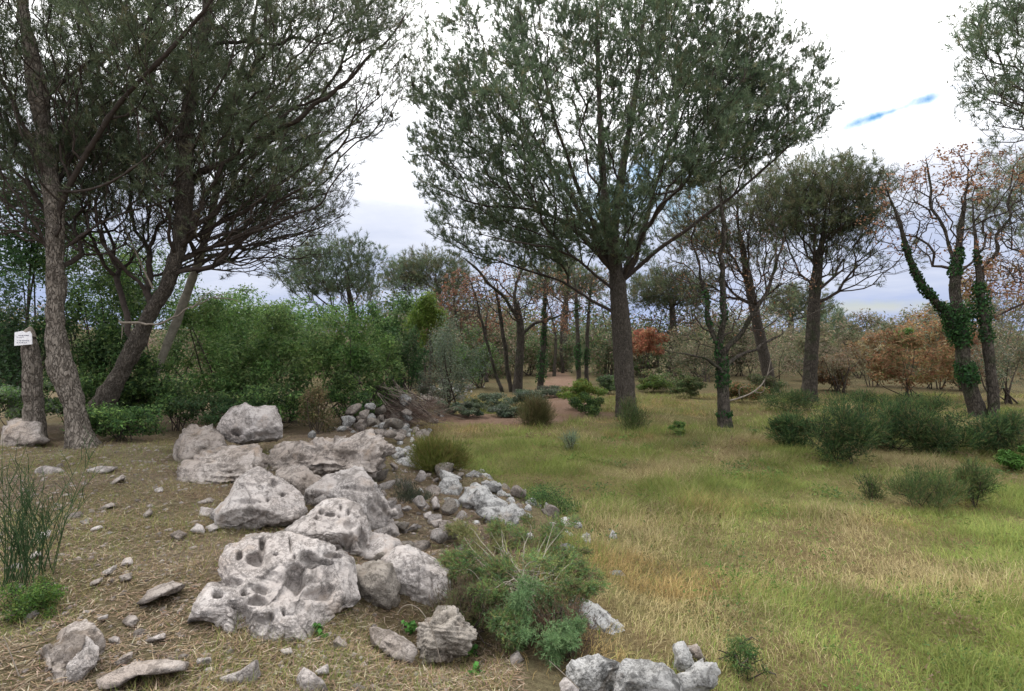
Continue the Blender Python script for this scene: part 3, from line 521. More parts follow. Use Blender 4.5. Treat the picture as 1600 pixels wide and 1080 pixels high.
class Tree:
    """skeleton grown from trunk guides towards tip points by a balanced spanning tree"""
    def __init__(s, rg):
        s.P = []; s.par = []; s.len = []; s.dir = []; s.g = []; s.r = []; s.rg = rg
    def guide(s, P, R, step=0.12, start=None, trunk=True, wob=0.02):
        Q = resample(np.concatenate([np.asarray(P, float), np.asarray(R, float)[:, None]], 1), step)
        if start is None: prev = -1
        else:
            A = np.array(s.P); prev = int(np.argmin(((A-Q[0, :3])**2).sum(1)))
        j = Q[:, :3]+wob*fbm(np.repeat(Q[:, :3]*2.2, 1, 0), 2, 3)[:, None]*s.rg.normal(size=3)
        out = []
        for i in range(len(Q)):
            p = j[i]
            if prev >= 0:
                d = p-s.P[prev]; l = np.linalg.norm(d)
                if l < 0.02: continue
                d = d/l; ln = s.len[prev]+l
            else: d = np.array([0, 0, 1.]); ln = 0
            s.P.append(p); s.par.append(prev); s.len.append(ln); s.dir.append(d); s.g.append(1 if trunk else 2); s.r.append(Q[i, 3]); prev = len(s.P)-1; out.append(prev)
        return out
    def grow(s, tips, bf=0.35, seg=0.3, upc=0.5, start_min=0.0, jit=0.02):
        tips = np.asarray(tips, float); n = len(tips); best = np.full(n, 1e9); bp = np.zeros(n, int); alive = np.ones(n, bool)
        s.tip = []
        def relax(k):
            d = np.sqrt(((tips-s.P[k])**2).sum(1))+bf*s.len[k]; m = alive & (d < best); best[m] = d[m]; bp[m] = k
        for k in range(len(s.P)):
            if s.len[k] >= start_min: relax(k)
        rg = s.rg
        for _ in range(n):
            i = int(np.argmin(np.where(alive, best, 1e9))); alive[i] = False; p = int(bp[i]); a = s.P[p]; q = tips[i]; v = q-a; l = np.linalg.norm(v)
            if l < 0.03: continue
            vh = v/l; t0 = unit(s.dir[p]*0.4+vh)*l; t1 = unit(vh+np.array([0, 0, upc]))*l
            m = max(1, int(round(l/seg)))
            for j in range(1, m+1):
                t = j/m; h = (2*t**3-3*t*t+1)*a+(t**3-2*t*t+t)*t0+(-2*t**3+3*t*t)*q+(t**3-t*t)*t1
                if j < m: h = h+rg.normal(size=3)*jit
                d = h-s.P[p]; dl = np.linalg.norm(d)+1e-9
                s.P.append(h); s.par.append(p); s.len.append(s.len[p]+dl); s.dir.append(d/dl); s.g.append(0); s.r.append(0); p = len(s.P)-1; relax(p)
            s.tip.append(p)
        return s
    def finish(s, r0=0.005, e=2.3):
        n = len(s.P); s.P = np.array(s.P); s.par = np.array(s.par); s.dir = np.array(s.dir); s.g = np.array(s.g); gr = np.array(s.r)
        acc = np.zeros(n); nc = np.zeros(n, int)
        for i in range(n-1, -1, -1):
            if nc[i] == 0: acc[i] = r0**e
            if s.par[i] >= 0: acc[s.par[i]] += acc[i]; nc[s.par[i]] += 1
        s.nc = nc; r = acc**(1/e); s.R = np.where(s.g > 0, gr, r)
        for i in range(n):                    # never thicker than what carries it
            p = s.par[i]
            if p >= 0 and s.g[i] == 0: s.R[i] = min(s.R[i], s.R[p]*0.92 if s.g[p] else s.R[p])
        main = np.full(n, -1)
        for i in range(n):
            p = s.par[i]
            if p >= 0 and (main[p] < 0 or s.R[i] > s.R[main[p]]): main[p] = i
        s.main = main; nd = s.dir.copy(); k = main >= 0; nd[k] = unit(s.dir[k]+s.dir[main[k]]); s.nd = nd
        return s
    def tubes(s, sel, sides):
        i = np.nonzero(sel & (s.par >= 0))[0]
        if not len(i): return None
        p = s.par[i]; ismain = s.main[p] == i
        d0 = np.where(ismain[:, None], s.nd[p], s.dir[i]); d1 = s.nd[i]
        r0 = np.where(ismain, s.R[p], np.minimum(s.R[p], s.R[i]*1.25)); r1 = s.R[i]
        a = np.linspace(0, 2*math.pi, sides, endpoint=False)
        def ring(P, d, r): u, v = basis(d); return P[:, None]+r[:, None, None]*(np.cos(a)[None, :, None]*u[:, None]+np.sin(a)[None, :, None]*v[:, None])
        V = np.concatenate([ring(s.P[p], d0, r0), ring(s.P[i], d1, r1)], 1).reshape(-1, 3)
        k = np.arange(sides); k2 = (k+1) % sides; f = np.stack([k, k2, k2+sides, k+sides], 1)
        return V, (f[None]+(np.arange(len(i))*2*sides)[:, None, None]).reshape(-1, 4)
    def branch_mesh(s, name, mat):
        b = s.g == 0
        parts = [t for t in (s.tubes(b & (s.R < 0.012), 3), s.tubes(b & (s.R >= 0.012) & (s.R < 0.04), 5), s.tubes(b & (s.R >= 0.04), 8)) if t]
        V, Fc = join(parts); return V, Fc
    def shoots(s, back=2):
        """terminal nodes and the few nodes behind them with their directions"""
        idx = []; 
        for t in s.tip:
            k = t
            for _ in range(back+1):
                idx.append(k); k = s.par[k]
                if k < 0 or s.g[k]: break
        idx = np.unique(idx); return s.P[idx], s.dir[idx]
def trunk_mesh(P, R, sides, amp, seed, flare=0.0, knot=0.0):
    Q = resample(np.concatenate([np.asarray(P, float), np.asarray(R, float)[:, None]], 1), 0.06)
    r = Q[:, 3]*(1+flare*np.exp(-np.arange(len(Q))*0.06/0.25)); V, Fc = tube(Q[:, :3], r, sides)
    C = np.repeat(Q[:, :3], sides, 0); n = unit(V-C)
    q = V*np.array([1, 1, 0.35])
    dsp = amp*(np.abs(fbm(q*7, 3, seed))*1.2-0.5)+amp*0.6*fbm(q*18, 2, seed+2)+knot*fbm(V*1.6, 2, seed+4)
    return V+n*dsp[:, None], Fc
PINE = [(0.10, 0.14, 0.08), (0.13, 0.165, 0.10), (0.085, 0.118, 0.075), (0.155, 0.16, 0.09)]
LPINE = [(0.10, 0.13, 0.075), (0.13, 0.155, 0.09), (0.085, 0.11, 0.07), (0.15, 0.145, 0.09)]
def in_frame(P, m=60):
    D = np.maximum(P[:, 1], 0.5); px = 800+P[:, 0]/D*F; py = HY-(P[:, 2]-CZ)/D*F
    return (P[:, 1] > 0.5) & (px > -m) & (px < 1600+m) & (py > -m) & (py < 1080+m)
def pine(label, base, trunks, limbs, tips, seed, bark='bark', seg=0.3, bf=0.35, r0=0.0055, n=16, nl=0.14, nw=0.006, pal=PINE, w=(4, 3, 3, 1), amp=0.02, upc=0.6, group=None, back=2, sides=20, cones=0, bare=None, spread=1.0, name='pine_tree', up=0.35, extra=None, start_min=1.0, kk=4, gt0=-0.28):
    rg = np.random.default_rng(seed); base = np.asarray(base, float); e = empty(name, base, label, 'tree', group); t = Tree(rg)
    for k, (P, R) in enumerate(trunks): t.guide(P, R, start=None if k == 0 else 1)
    lims = []
    for P, R in limbs: ix = t.guide(P, np.array(R)*.66, step=0.2, start=1, trunk=False, wob=0.07); lims.append(ix)
    nt_ = len(t.P)
    tips = np.asarray(tips); t.grow(tips, bf, seg, upc, start_min); t.finish(r0)
    tr = [trunk_mesh(P, R, sides, amp, seed+k, 0.35 if k == 0 else 0, amp) for k, (P, R) in enumerate(trunks)]
    V, Fc = join(tr); obj('trunk', mesh('trunk', V-base, [Fc], M[bark], None, True), e)
    for k, (P, R) in enumerate(limbs):
        ix = lims[k]; V, Fc = trunk_mesh(t.P[ix], np.array(t.r)[ix], 8, amp*0.35, seed+20+k); obj('limb', mesh('limb', V-base, [Fc], M['twig'], None, True), e)
    V, Fc = t.branch_mesh('b', M['twig']); obj('branches', mesh('branches', V-base, [Fc], M['twig'], None, True), e)['kind'] = 'stuff'
    c, d = t.shoots(back)
    if bare is not None:
        keep = rg.random(len(c)) > bare(c); c, d = c[keep], d[keep]
    gate = fbm(c*1.15, 2, seed+3) > gt0; c, d = c[gate], d[gate]; kk += 2
    c = np.repeat(c, kk, 0); d = unit(np.repeat(d, kk, 0)+rg.normal(size=(len(c), 3))*0.55+np.array([0, 0, up])); c = c+rg.normal(size=c.shape)*nl*0.75
    V, Fc = needles(c, d, n, nl, nw, spread, rg, along=nl*1.1)
    cl = 0.75+0.5*sstep(-0.5, 0.5, fbm(c*0.9, 2, seed))      # paler and duller sprays through the crown
    cols = choose(pal, w, len(c), rg)*cl[:, None]; cols = np.repeat(cols, n, 0)
    o = obj('crown', mesh('crown', V-base, [Fc], M['needle'], vcol(cols, 3, rg)), e); o['kind'] = 'stuff'
    return e, t
def dome_tips(m, rg, c, rad, org, lo=0.45, zmin=-1.0, pw=0.55, flat=1.0):
    """tips through the outer part of an ellipsoid, thinning towards its middle"""
    out = np.zeros((0, 3)); c = np.asarray(c, float); rad = np.asarray(rad, float)
    while len(out) < m:
        v = unit(rg.normal(size=(m*2, 3))); s = lo+(1-lo)*rg.random((m*2, 1))**pw
        lump = 1+0.16*fbm(v*2.3+c, 2, 11)[:, None]
        p = v*s*lump; p = p[p[:, 2] > zmin]; out = np.concatenate([out, c+p*rad])
    return out[:m]
def PX(pts, D, dd=None):
    dd = np.zeros(len(pts)) if dd is None else np.asarray(dd, float)
    return np.array([at(x, y, D+z) for (x, y), z in zip(pts, dd)])
def main_pine():
    rg = np.random.default_rng(1); D = hit(978, 652)
    T0 = PX([(981, 662), (979, 640), (974, 560), (969, 490), (965, 440), (958, 400), (948, 350), (941, 270), (936, 170), (932, 60), (930, -20)], D)
    R0 = [0.30, 0.29, 0.265, 0.25, 0.235, 0.17, 0.135, 0.11, 0.085, 0.05, 0.02]
    T1 = PX([(966, 450), (957, 395), (962, 330), (972, 270), (985, 190), (1000, 90), (1005, 10)], D, [0, -.25, -.6, -.9, -1.2, -1.4, -1.5]); R1 = [.15, .14, .12, .1, .075, .05, .02]
    limbs = [
        ([(970, 445), (993, 405), (1008, 345), (1030, 270), (1065, 180), (1100, 100)], [0, .1, .3, .6, .9, 1.2], [.13, .12, .10, .08, .05, .02]),
        ([(972, 440), (1015, 400), (1065, 365), (1140, 310), (1215, 245), (1275, 185)], [0, -.2, -.5, -.8, -1.0, -1.1], [.10, .09, .075, .06, .04, .015]),
        ([(962, 430), (925, 385), (880, 345), (820, 325), (740, 320), (680, 290)], [0, -.3, -.7, -1.0, -1.2, -1.3], [.12, .10, .085, .06, .04, .015]),
        ([(960, 425), (915, 350), (880, 290), (830, 210), (775, 140), (735, 95)], [0, .3, .7, 1.1, 1.5, 1.7], [.12, .10, .08, .06, .035, .015]),
        ([(962, 490), (925, 470), (880, 440), (800, 415), (720, 390), (668, 360)], [0, .2, .5, .7, .8, .8], [.075, .065, .05, .04, .025, .01]),
        ([(966, 460), (930, 430), (890, 395), (820, 380), (740, 365)], [0, -.6, -1.3, -2.2, -3.0], [.07, .06, .05, .035, .015]),
        ([(972, 440), (1000, 380), (1040, 320), (1080, 260), (1130, 170), (1165, 110)], [0, -.6, -1.3, -1.9, -2.4, -2.7], [.09, .08, .07, .05, .03, .015]),
        ([(950, 400), (905, 300), (870, 200), (845, 100), (830, 20)], [0, -.6, -1.2, -1.6, -1.8], [.10, .08, .06, .04, .02]),
        ([(960, 420), (950, 360), (930, 280), (900, 170), (890, 60)], [0, 1, 2, 2.8, 3.2], [.09, .08, .06, .04, .02]),
        ([(970, 430), (1005, 370), (1050, 290), (1100, 220), (1150, 150)], [0, .9, 1.9, 2.7, 3.2], [.08, .07, .055, .04, .02])]
    k = D/F; c = at(930, 205, D); org = at(962, 430, D)
    tips = dome_tips(3500, rg, c, (290*k, 4.6, 252*k), org, 0.38, -0.80)
    c2 = at(1195, 165, D-0.6); t2 = dome_tips(330, rg, c2, (105*k, 2.0, 105*k), org, 0.2, -0.9)
    c4 = at(1070, 150, D); t4 = dome_tips(420, rg, c4, (130*k, 3.2, 145*k), org, 0.3, -0.8)
    t3 = dome_tips(150, rg, at(830, 355, D), (185*k, 3.0, 52*k), org, 0.1, -1)
    tips = np.concatenate([tips, t2, t3, t4])
    D_ = tips[:, 1]; py = HY-(tips[:, 2]-CZ)/D_*F; px = 800+tips[:, 0]/D_*F
    tips = tips[(px > 640) & (px < 1312) & (py > -110) & ~((px > 1010) & (py > 330-(px-1010)*0.45))]
    base = np.array([T0[0, 0], T0[0, 1], H(T0[0, 0], T0[0, 1])])
    def bare(c):
        r = np.linalg.norm((c-at(935, 210, D))/np.array([300*k, 4.8, 270*k]), axis=1); return np.clip(1.45-1.75*r, 0.0, 0.88)
    return pine('tall spreading pine with bare straight trunk in the middle of the clearing', base, [(T0, R0), (T1, R1)], [(PX(a, D, b), r) for a, b, r in limbs], tips, 1, n=20, nl=0.135, nw=0.0158, bark='bark2', gt0=-0.42, seg=0.26, back=3, bare=bare, bf=0.55, r0=0.006, kk=4, up=0.6, upc=0.35)
main_pine()
def left_pines():
    rg = np.random.default_rng(3)
    # trunk with the pale bark nearest the left edge
    D = hit(128, 698)
    T = PX([(136, 712), (126, 680), (108, 610), (92, 560), (86, 500), (87, 420), (88, 340), (78, 250), (62, 150), (45, 50), (35, -60), (30, -200), (30, -320)], D, [0, 0, 0, 0, 0, 0, 0, 0, -.1, -.2, -.3, -.4, -.5])
    R = [.19, .165, .15, .145, .135, .125, .12, .115, .10, .085, .07, .05, .02]
    limbs = [([(88, 340), (130, 250), (190, 160), (270, 80), (340, 0), (380, -80)], [0, -.2, -.5, -.8, -1, -1.2], [.07, .06, .05, .04, .03, .015]),
             ([(84, 300), (40, 200), (5, 110), (-40, 30), (-80, -40)], [0, -.2, -.4, -.6, -.8], [.06, .055, .045, .03, .015]),
             ([(60, 170), (110, 120), (190, 70), (280, 0), (340, -80)], [0, .4, 1, 1.6, 2], [.06, .05, .04, .03, .015]),
             ([(88, 400), (150, 350), (230, 320), (300, 310)], [0, .3, .6, .8], [.035, .03, .02, .008]),
             ([(84, 400), (40, 330), (0, 260), (-40, 200)], [0, -.3, -.5, -.8], [.04, .03, .02, .01]),
             ([(90, 300), (140, 300), (190, 280), (240, 240), (290, 190)], [0, -.4, -.7, -.9, -1.1], [.04, .035, .025, .015, .008])]
    k = D/F
    tips = np.concatenate([dome_tips(1500, rg, at(95, -40, D+0.3), (330*k, 2.8, 300*k), None, 0.35, -1), dome_tips(1300, rg, at(80, 260, D+.6), (230*k, 2.2, 160*k), None, 0.1, -1)])
    tips = tips[in_frame(tips, 170)]
    base = np.array([T[0, 0], T[0, 1], H(T[0, 0], T[0, 1])])
    bare = lambda c: np.clip(0.98-0.40*np.maximum(c[:, 2]-3.5, 0), 0.08, 0.97)
    pine('leftmost pine with pale scaly bark rising past the white notice', base, [(T, R)], [(PX(a, D, b), r) for a, b, r in limbs], tips, 31, n=17, nl=0.115, nw=0.0085, pal=LPINE, seg=0.2, back=2, bare=bare, amp=0.03, r0=0.0045, sides=26, bf=0.55, upc=0.25)
    # dark leaning pine
    D = 10.2
    T = PX([(150, 650), (170, 612), (200, 560), (235, 490), (265, 440), (283, 380), (290, 300), (291, 230), (298, 160), (315, 80), (330, 0), (345, -120), (350, -250)], D, np.linspace(0, -.6, 13))
    R = [.165, .15, .145, .14, .13, .12, .115, .11, .10, .085, .07, .05, .02]
    limbs = [([(292, 285), (340, 262), (410, 222), (480, 175), (540, 138), (600, 75), (635, 20)], [0, -.2, -.5, -.8, -1, -1.2, -1.3], [.09, .08, .07, .055, .045, .03, .015]),
             ([(291, 262), (335, 205), (375, 140), (410, 60), (450, -20)], [0, -.3, -.6, -1, -1.2], [.075, .065, .05, .035, .02]),
             ([(288, 380), (350, 345), (430, 300), (510, 235), (570, 170), (625, 120)], [0, .2, .4, .5, .6, .6], [.06, .055, .045, .035, .025, .01]),
             ([(285, 400), (370, 370), (450, 345), (520, 300), (560, 240)], [0, -.4, -.8, -1.1, -1.3], [.05, .045, .035, .02, .01]),
             ([(296, 150), (250, 80), (200, 20), (150, -60)], [0, .3, .6, .9], [.06, .05, .04, .02]),
             ([(315, 80), (390, 75), (460, 62), (520, 70), (590, 40)], [0, -.2, -.4, -.6, -.7], [.055, .05, .04, .025, .01]),
             ([(283, 420), (350, 395), (430, 375), (500, 360), (540, 335)], [0, .5, .9, 1.2, 1.4], [.04, .035, .025, .015, .008]),
             ([(290, 330), (220, 290), (150, 280), (90, 260)], [0, .3, .6, .9], [.035, .03, .02, .008]),
             ([(292, 240), (240, 180), (180, 130), (120, 100)], [0, -.5, -.9, -1.2], [.045, .04, .03, .015])]
    k = D/F
    tips = np.concatenate([dome_tips(2000, rg, at(345, -30, D-0.4), (315*k, 3.2, 290*k), None, 0.4, -1), dome_tips(1700, rg, at(400, 310, D), (165*k, 2.2, 120*k), None, 0.1, -1), dome_tips(160, rg, at(590, 110, D-.9), (70*k, 1.0, 110*k), None, 0.2, -1), dome_tips(900, rg, at(180, 310, D), (160*k, 1.8, 125*k), None, .1, -1)])
    tips = tips[in_frame(tips, 170)]
    px = 800+tips[:, 0]/tips[:, 1]*F; py = HY-(tips[:, 2]-CZ)/tips[:, 1]*F
    tips = tips[(px < 668) & ~((py > 190) & (px > 640-(py-190)*0.75))]
    base = np.array([T[0, 0], T[0, 1], H(T[0, 0], T[0, 1])])
    e, t = pine('dark trunked pine leaning right behind the leftmost pine', base, [(T, R)], [(PX(a, D, b), r) for a, b, r in limbs], tips, 32, bark='bark2', n=17, nl=0.115, nw=0.0085, pal=LPINE, seg=0.2, back=2, bare=bare, amp=0.025, r0=0.0045, sides=24, bf=0.55, upc=0.25, kk=4)
    # pine cones hanging on the outer branches
    V, Tt = ico(2); r = np.linalg.norm(V, axis=1); cone = V*np.array([.028, .028, .045]); cone = cone*(1+0.12*np.sin(V[:, 2:3]*14+np.arctan2(V[:, 1:2], V[:, 0:1])*3))
    cm = mesh('pine_cone', cone, [Tt], M['oak'], None, False)
    px = 800+t.P[:, 0]/t.P[:, 1]*F; py = HY-(t.P[:, 2]-CZ)/t.P[:, 1]*F
    for cx, cy in ((633, 80), (650, 125), (592, 145), (465, 33), (610, 178), (560, 183), (530, 90)):
        i = int(np.argmin((px-cx)**2+(py-cy)**2)); obj('pine_cone', cm, [c for c in e.children if c.name.startswith('branches')][0], t.P[i]-base+np.array([0, 0, -0.05]))
    # pale thin leaning pine behind
    D = 12.2
    T = PX([(232, 625), (240, 590), (275, 505), (307, 420), (328, 355), (345, 270), (368, 150), (395, 60), (415, -50)], D, np.linspace(0, .8, 9)); R = [.095, .09, .085, .08, .075, .07, .06, .045, .02]
    k = D/F
    limbs = [([(330, 350), (390, 320), (450, 260), (510, 200), (535, 150)], [0, .2, .4, .6, .8], [.05, .045, .035, .025, .01]),
             ([(345, 270), (400, 230), (450, 170), (480, 110)], [0, -.3, -.6, -.9], [.05, .04, .03, .01]),
             ([(345, 290), (300, 230), (250, 180), (200, 130)], [0, .3, .6, .9], [.045, .04, .03, .01]),
             ([(318, 395), (380, 385), (450, 375), (520, 350)], [0, .3, .6, .8], [.035, .03, .02, .01])]
    tips = np.concatenate([dome_tips(700, rg, at(380, 120, D+.6), (160*k, 2.4, 190*k), None, 0.2, -1), dome_tips(1000, rg, at(410, 340, D+.5), (140*k, 1.8, 95*k), None, 0.1, -1), dome_tips(350, rg, at(200, 180, D+.8), (190*k, 2, 190*k), None, 0.1, -1)])
    tips = tips[in_frame(tips, 60)]
    base = np.array([T[0, 0], T[0, 1], H(T[0, 0], T[0, 1])])
    pine('slender pale grey pine leaning right behind the dark pine', base, [(T, R)], [(PX(a, D, b), r) for a, b, r in limbs], tips, 33, bark='paletrunk', n=16, nl=0.125, nw=0.009, pal=LPINE, seg=0.24, back=3, bare=lambda c: np.clip(0.97-0.35*np.maximum(c[:, 2]-3.6, 0), 0.1, 0.97), r0=0.0055, bf=0.55, upc=0.25, amp=0.01)
left_pines()
def umbrella(label, D, trunk, R, crown, seed, n_tips, nn=16, lo=0.2, nl=0.2, nw=0.016, group=None, zmin=-0.5, pal=PINE, w=(4, 3, 3, 1), bark='bark2', lower=None, basepx=None, depth=None):
    rg = np.random.default_rng(seed); T = PX(trunk, D); k = D/F; cx, cy, rx, ry = crown
    tips = dome_tips(n_tips, rg, at(cx, cy, D), (rx*k, (depth or rx*k*0.8), ry*k), None, lo, zmin)
    if lower:
        cx, cy, rx, ry, m = lower; tips = np.concatenate([tips, dome_tips(m, rg, at(cx, cy, D), (rx*k, rx*k*.8, ry*k), None, 0.05, -1)])
    tips = tips[in_frame(tips, 60)]
    g = H(T[0, 0], T[0, 1]); T[0, 2] = g-0.1; R = list(R); R[-1] = 0.03; R[-2] *= .8; base = np.array([T[0, 0], T[0, 1], g]); zc = at(0, crown[1]+crown[3]*0.35, D)[2]
    return pine(label, base, [(T, R)], [], tips, seed, bark=bark, n=nn, nl=nl, nw=nw, seg=0.4, back=2, r0=0.008, kk=3, bare=lambda c: np.clip((zc-c[:, 2])*0.7, 0, 0.93), pal=pal, w=w, group=group, sides=12, bf=0.55, amp=0.015, upc=0.4)
OLIVE = [(0.114, 0.138, 0.072), (0.144, 0.144, 0.084), (0.096, 0.126, 0.078), (0.162, 0.138, 0.09)]
def other_pines():
    umbrella('pine with straight dark trunk on the right beyond the bushes', 20.0, [(1264, 632), (1266, 590), (1270, 510), (1274, 440), (1283, 380), (1290, 320)], [.26, .24, .22, .19, .12, .05], (1290, 325, 112, 84), 41, 800, lower=(1305, 405, 115, 52, 420), pal=OLIVE, bark='oak')
    umbrella('pine with slanting grey trunk behind the bare oak', 23.5, [(1208, 640), (1204, 600), (1186, 520), (1170, 445), (1160, 390), (1150, 340)], [.24, .23, .21, .18, .14, .06], (1145, 345, 130, 82), 42, 800, lower=(1140, 425, 130, 52, 450), pal=OLIVE)
    umbrella('pine crown reaching in at the upper right edge', 14.0, [(1790, 660), (1785, 500), (1770, 330), (1740, 180), (1720, 60)], [.28, .26, .22, .15, .06], (1690, 70, 185, 160), 43, 1100, lo=0.35, zmin=-1)
    umbrella('brownish green pine at the right edge below the high crown', 21.0, [(1660, 610), (1655, 500), (1650, 400), (1640, 320)], [.24, .22, .18, .08], (1620, 310, 105, 100), 44, 420, lo=0.2, zmin=-1, lower=(1600, 410, 85, 40, 120), pal=OLIVE)
    umbrella('rounded pine with open crown rising behind the left thicket', 27.0, [(556, 590), (553, 520), (548, 470), (540, 430)], [.22, .2, .17, .08], (525, 425, 90, 62), 45, 520, nw=0.019, nn=18, lower=(550, 480, 70, 40, 80), pal=PINE)
    umbrella('distant flat topped pine right of the rounded pine', 37.0, [(690, 590), (692, 510), (685, 460), (680, 430)], [.28, .26, .2, .1], (670, 432, 68, 42), 46, 420, nw=0.024, nn=18, nl=0.26, lower=(690, 465, 45, 25, 60), pal=OLIVE)
    umbrella('distant dark pine seen just right of the tall pine trunk', 34.0, [(1050, 600), (1052, 520), (1050, 480), (1045, 455)], [.26, .24, .2, .1], (1050, 458, 70, 42), 47, 380, nw=0.024, nn=18, nl=0.26, pal=OLIVE)
    umbrella('distant pine half hidden behind the tall pine trunk on its left', 40.0, [(880, 590), (882, 500), (885, 460), (888, 440)], [.26, .24, .2, .1], (880, 445, 75, 42), 48, 320, nw=0.026, nn=18, nl=0.28, pal=OLIVE)
    umbrella('distant low pine between the slanting trunk and straight dark trunk', 45.0, [(1235, 570), (1236, 520), (1235, 480), (1234, 465)], [.26, .24, .2, .1], (1238, 478, 62, 34), 49, 260, nw=0.03, nn=18, nl=0.3, pal=OLIVE)
    umbrella('distant green pine peeking out right of the straight dark trunk', 48.0, [(1290, 560), (1290, 530), (1290, 510), (1290, 500)], [.22, .2, .16, .08], (1292, 510, 38, 26), 50, 180, nw=0.03, nn=18, nl=0.3)
other_pines()
BROWN = [(0.23, 0.115, 0.065), (0.28, 0.16, 0.10), (0.17, 0.085, 0.05), (0.31, 0.20, 0.13)]
IVY = [(0.033, 0.083, 0.027), (0.053, 0.112, 0.038), (0.027, 0.06, 0.027)]
def oak(label, D, trunks, crowns, seed, leaf_n, ivy=(), pal=BROWN, lsize=0.075, tips_n=None, seg=0.3, r0=0.005, bark='oak', bf=0.25, name='oak_tree', group=None, upc=0.3, w=None):
    """trunks: [(px path, depth offsets, radii)], crowns: [(px, py, rx, ry, tips)], ivy: [(trunk index, from, to, leaves, thickness)]"""
    rg = np.random.default_rng(seed); T0 = PX(trunks[0][0], D, trunks[0][1]); g = H(T0[0, 0], T0[0, 1]); T0[0, 2] = g-0.08
    base = np.array([T0[0, 0], T0[0, 1], g]); e = empty(name, base, label, 'tree', group); t = Tree(rg); paths = []
    for k, (P, dd, R) in enumerate(trunks):
        Q = T0 if k == 0 else PX(P, D, dd)
        if P[0][1] > HY+50 and k: Q[0, 2] = H(Q[0, 0], Q[0, 1])-0.08
        ix = t.guide(Q, R, start=None if k == 0 else 1, wob=0.04 if k == 0 else 0.09); paths.append((np.array(t.P)[ix], np.array(t.r)[ix]))
    k = D/F
    tips = np.concatenate([dome_tips(m, rg, at(cx, cy, D), (rx*k, rx*k*.8, ry*k), None, 0.1, -1) for cx, cy, rx, ry, m in crowns])
    tips = tips[in_frame(tips, 60)]; t.grow(tips, bf, seg, upc, 0.8, 0.045); t.finish(r0, 2.2)
    woods = []
    for i, (Q, R) in enumerate(paths):
        V, Fc = trunk_mesh(Q, R, 12, 0.012, seed+i, 0.25 if i == 0 else 0, 0.01); wo = obj('trunk' if i == 0 else 'limb', mesh('trunk', V-base, [Fc], M[bark], None, True), e); woods.append(wo)
    V, Fc = t.branch_mesh('b', None); obj('branches', mesh('branches', V-base, [Fc], M['twig'], None, True), e)['kind'] = 'stuff'
    c, d = t.shoots(2)
    if leaf_n:
        i = rg.integers(len(c), size=leaf_n); gate = fbm(c[i]*0.8, 2, seed) > -0.05; i = i[gate]
        p = c[i]+rg.normal(size=(len(i), 3))*0.06; V, Fc = leaves(p, np.tile([0, 0, 1.], (len(i), 1)), lsize, rg, 0.55)
        o = obj('crown', mesh('crown', V-base, [Fc], M['dead'], vcol(choose(pal, w or [1]*len(pal), len(i), rg), 4, rg)), e); o['kind'] = 'stuff'
    for (ti, a, b, m, th) in ivy:
        Q = resample(np.concatenate([paths[ti][0], np.array(paths[ti][1])[:, None]], 1), 0.05); Q = Q[int(a*len(Q)):max(2, int(b*len(Q)))]
        i = rg.integers(len(Q), size=m); gt = fbm(Q[i, :3]*1.7+9, 2, seed+8) > -0.22; i = i[gt]; m = len(i); n = unit(rg.normal(size=(m, 3))*np.array([1, 1, .35])); lump = 1+1.5*np.clip(fbm(Q[i, :3]*2.1, 2, seed+3), -.6, 1)
        tp = 1-0.75*(i/len(Q))**2; p = Q[i, :3]+n*(Q[i, 3]+tp*th*lump*rg.random(m)**0.6)[:, None]; kp = rg.random(m) < tp+.1; p, n = p[kp], n[kp]; m = len(p)
        V, Fc = leaves(p, n, 0.075, rg, 0.85)
        o = obj('ivy', mesh('ivy', V-base, [Fc], M['leaf'], vcol(choose(IVY, (3, 2, 2), m, rg), 4, rg)), woods[ti]); o['kind'] = 'stuff'
    return e
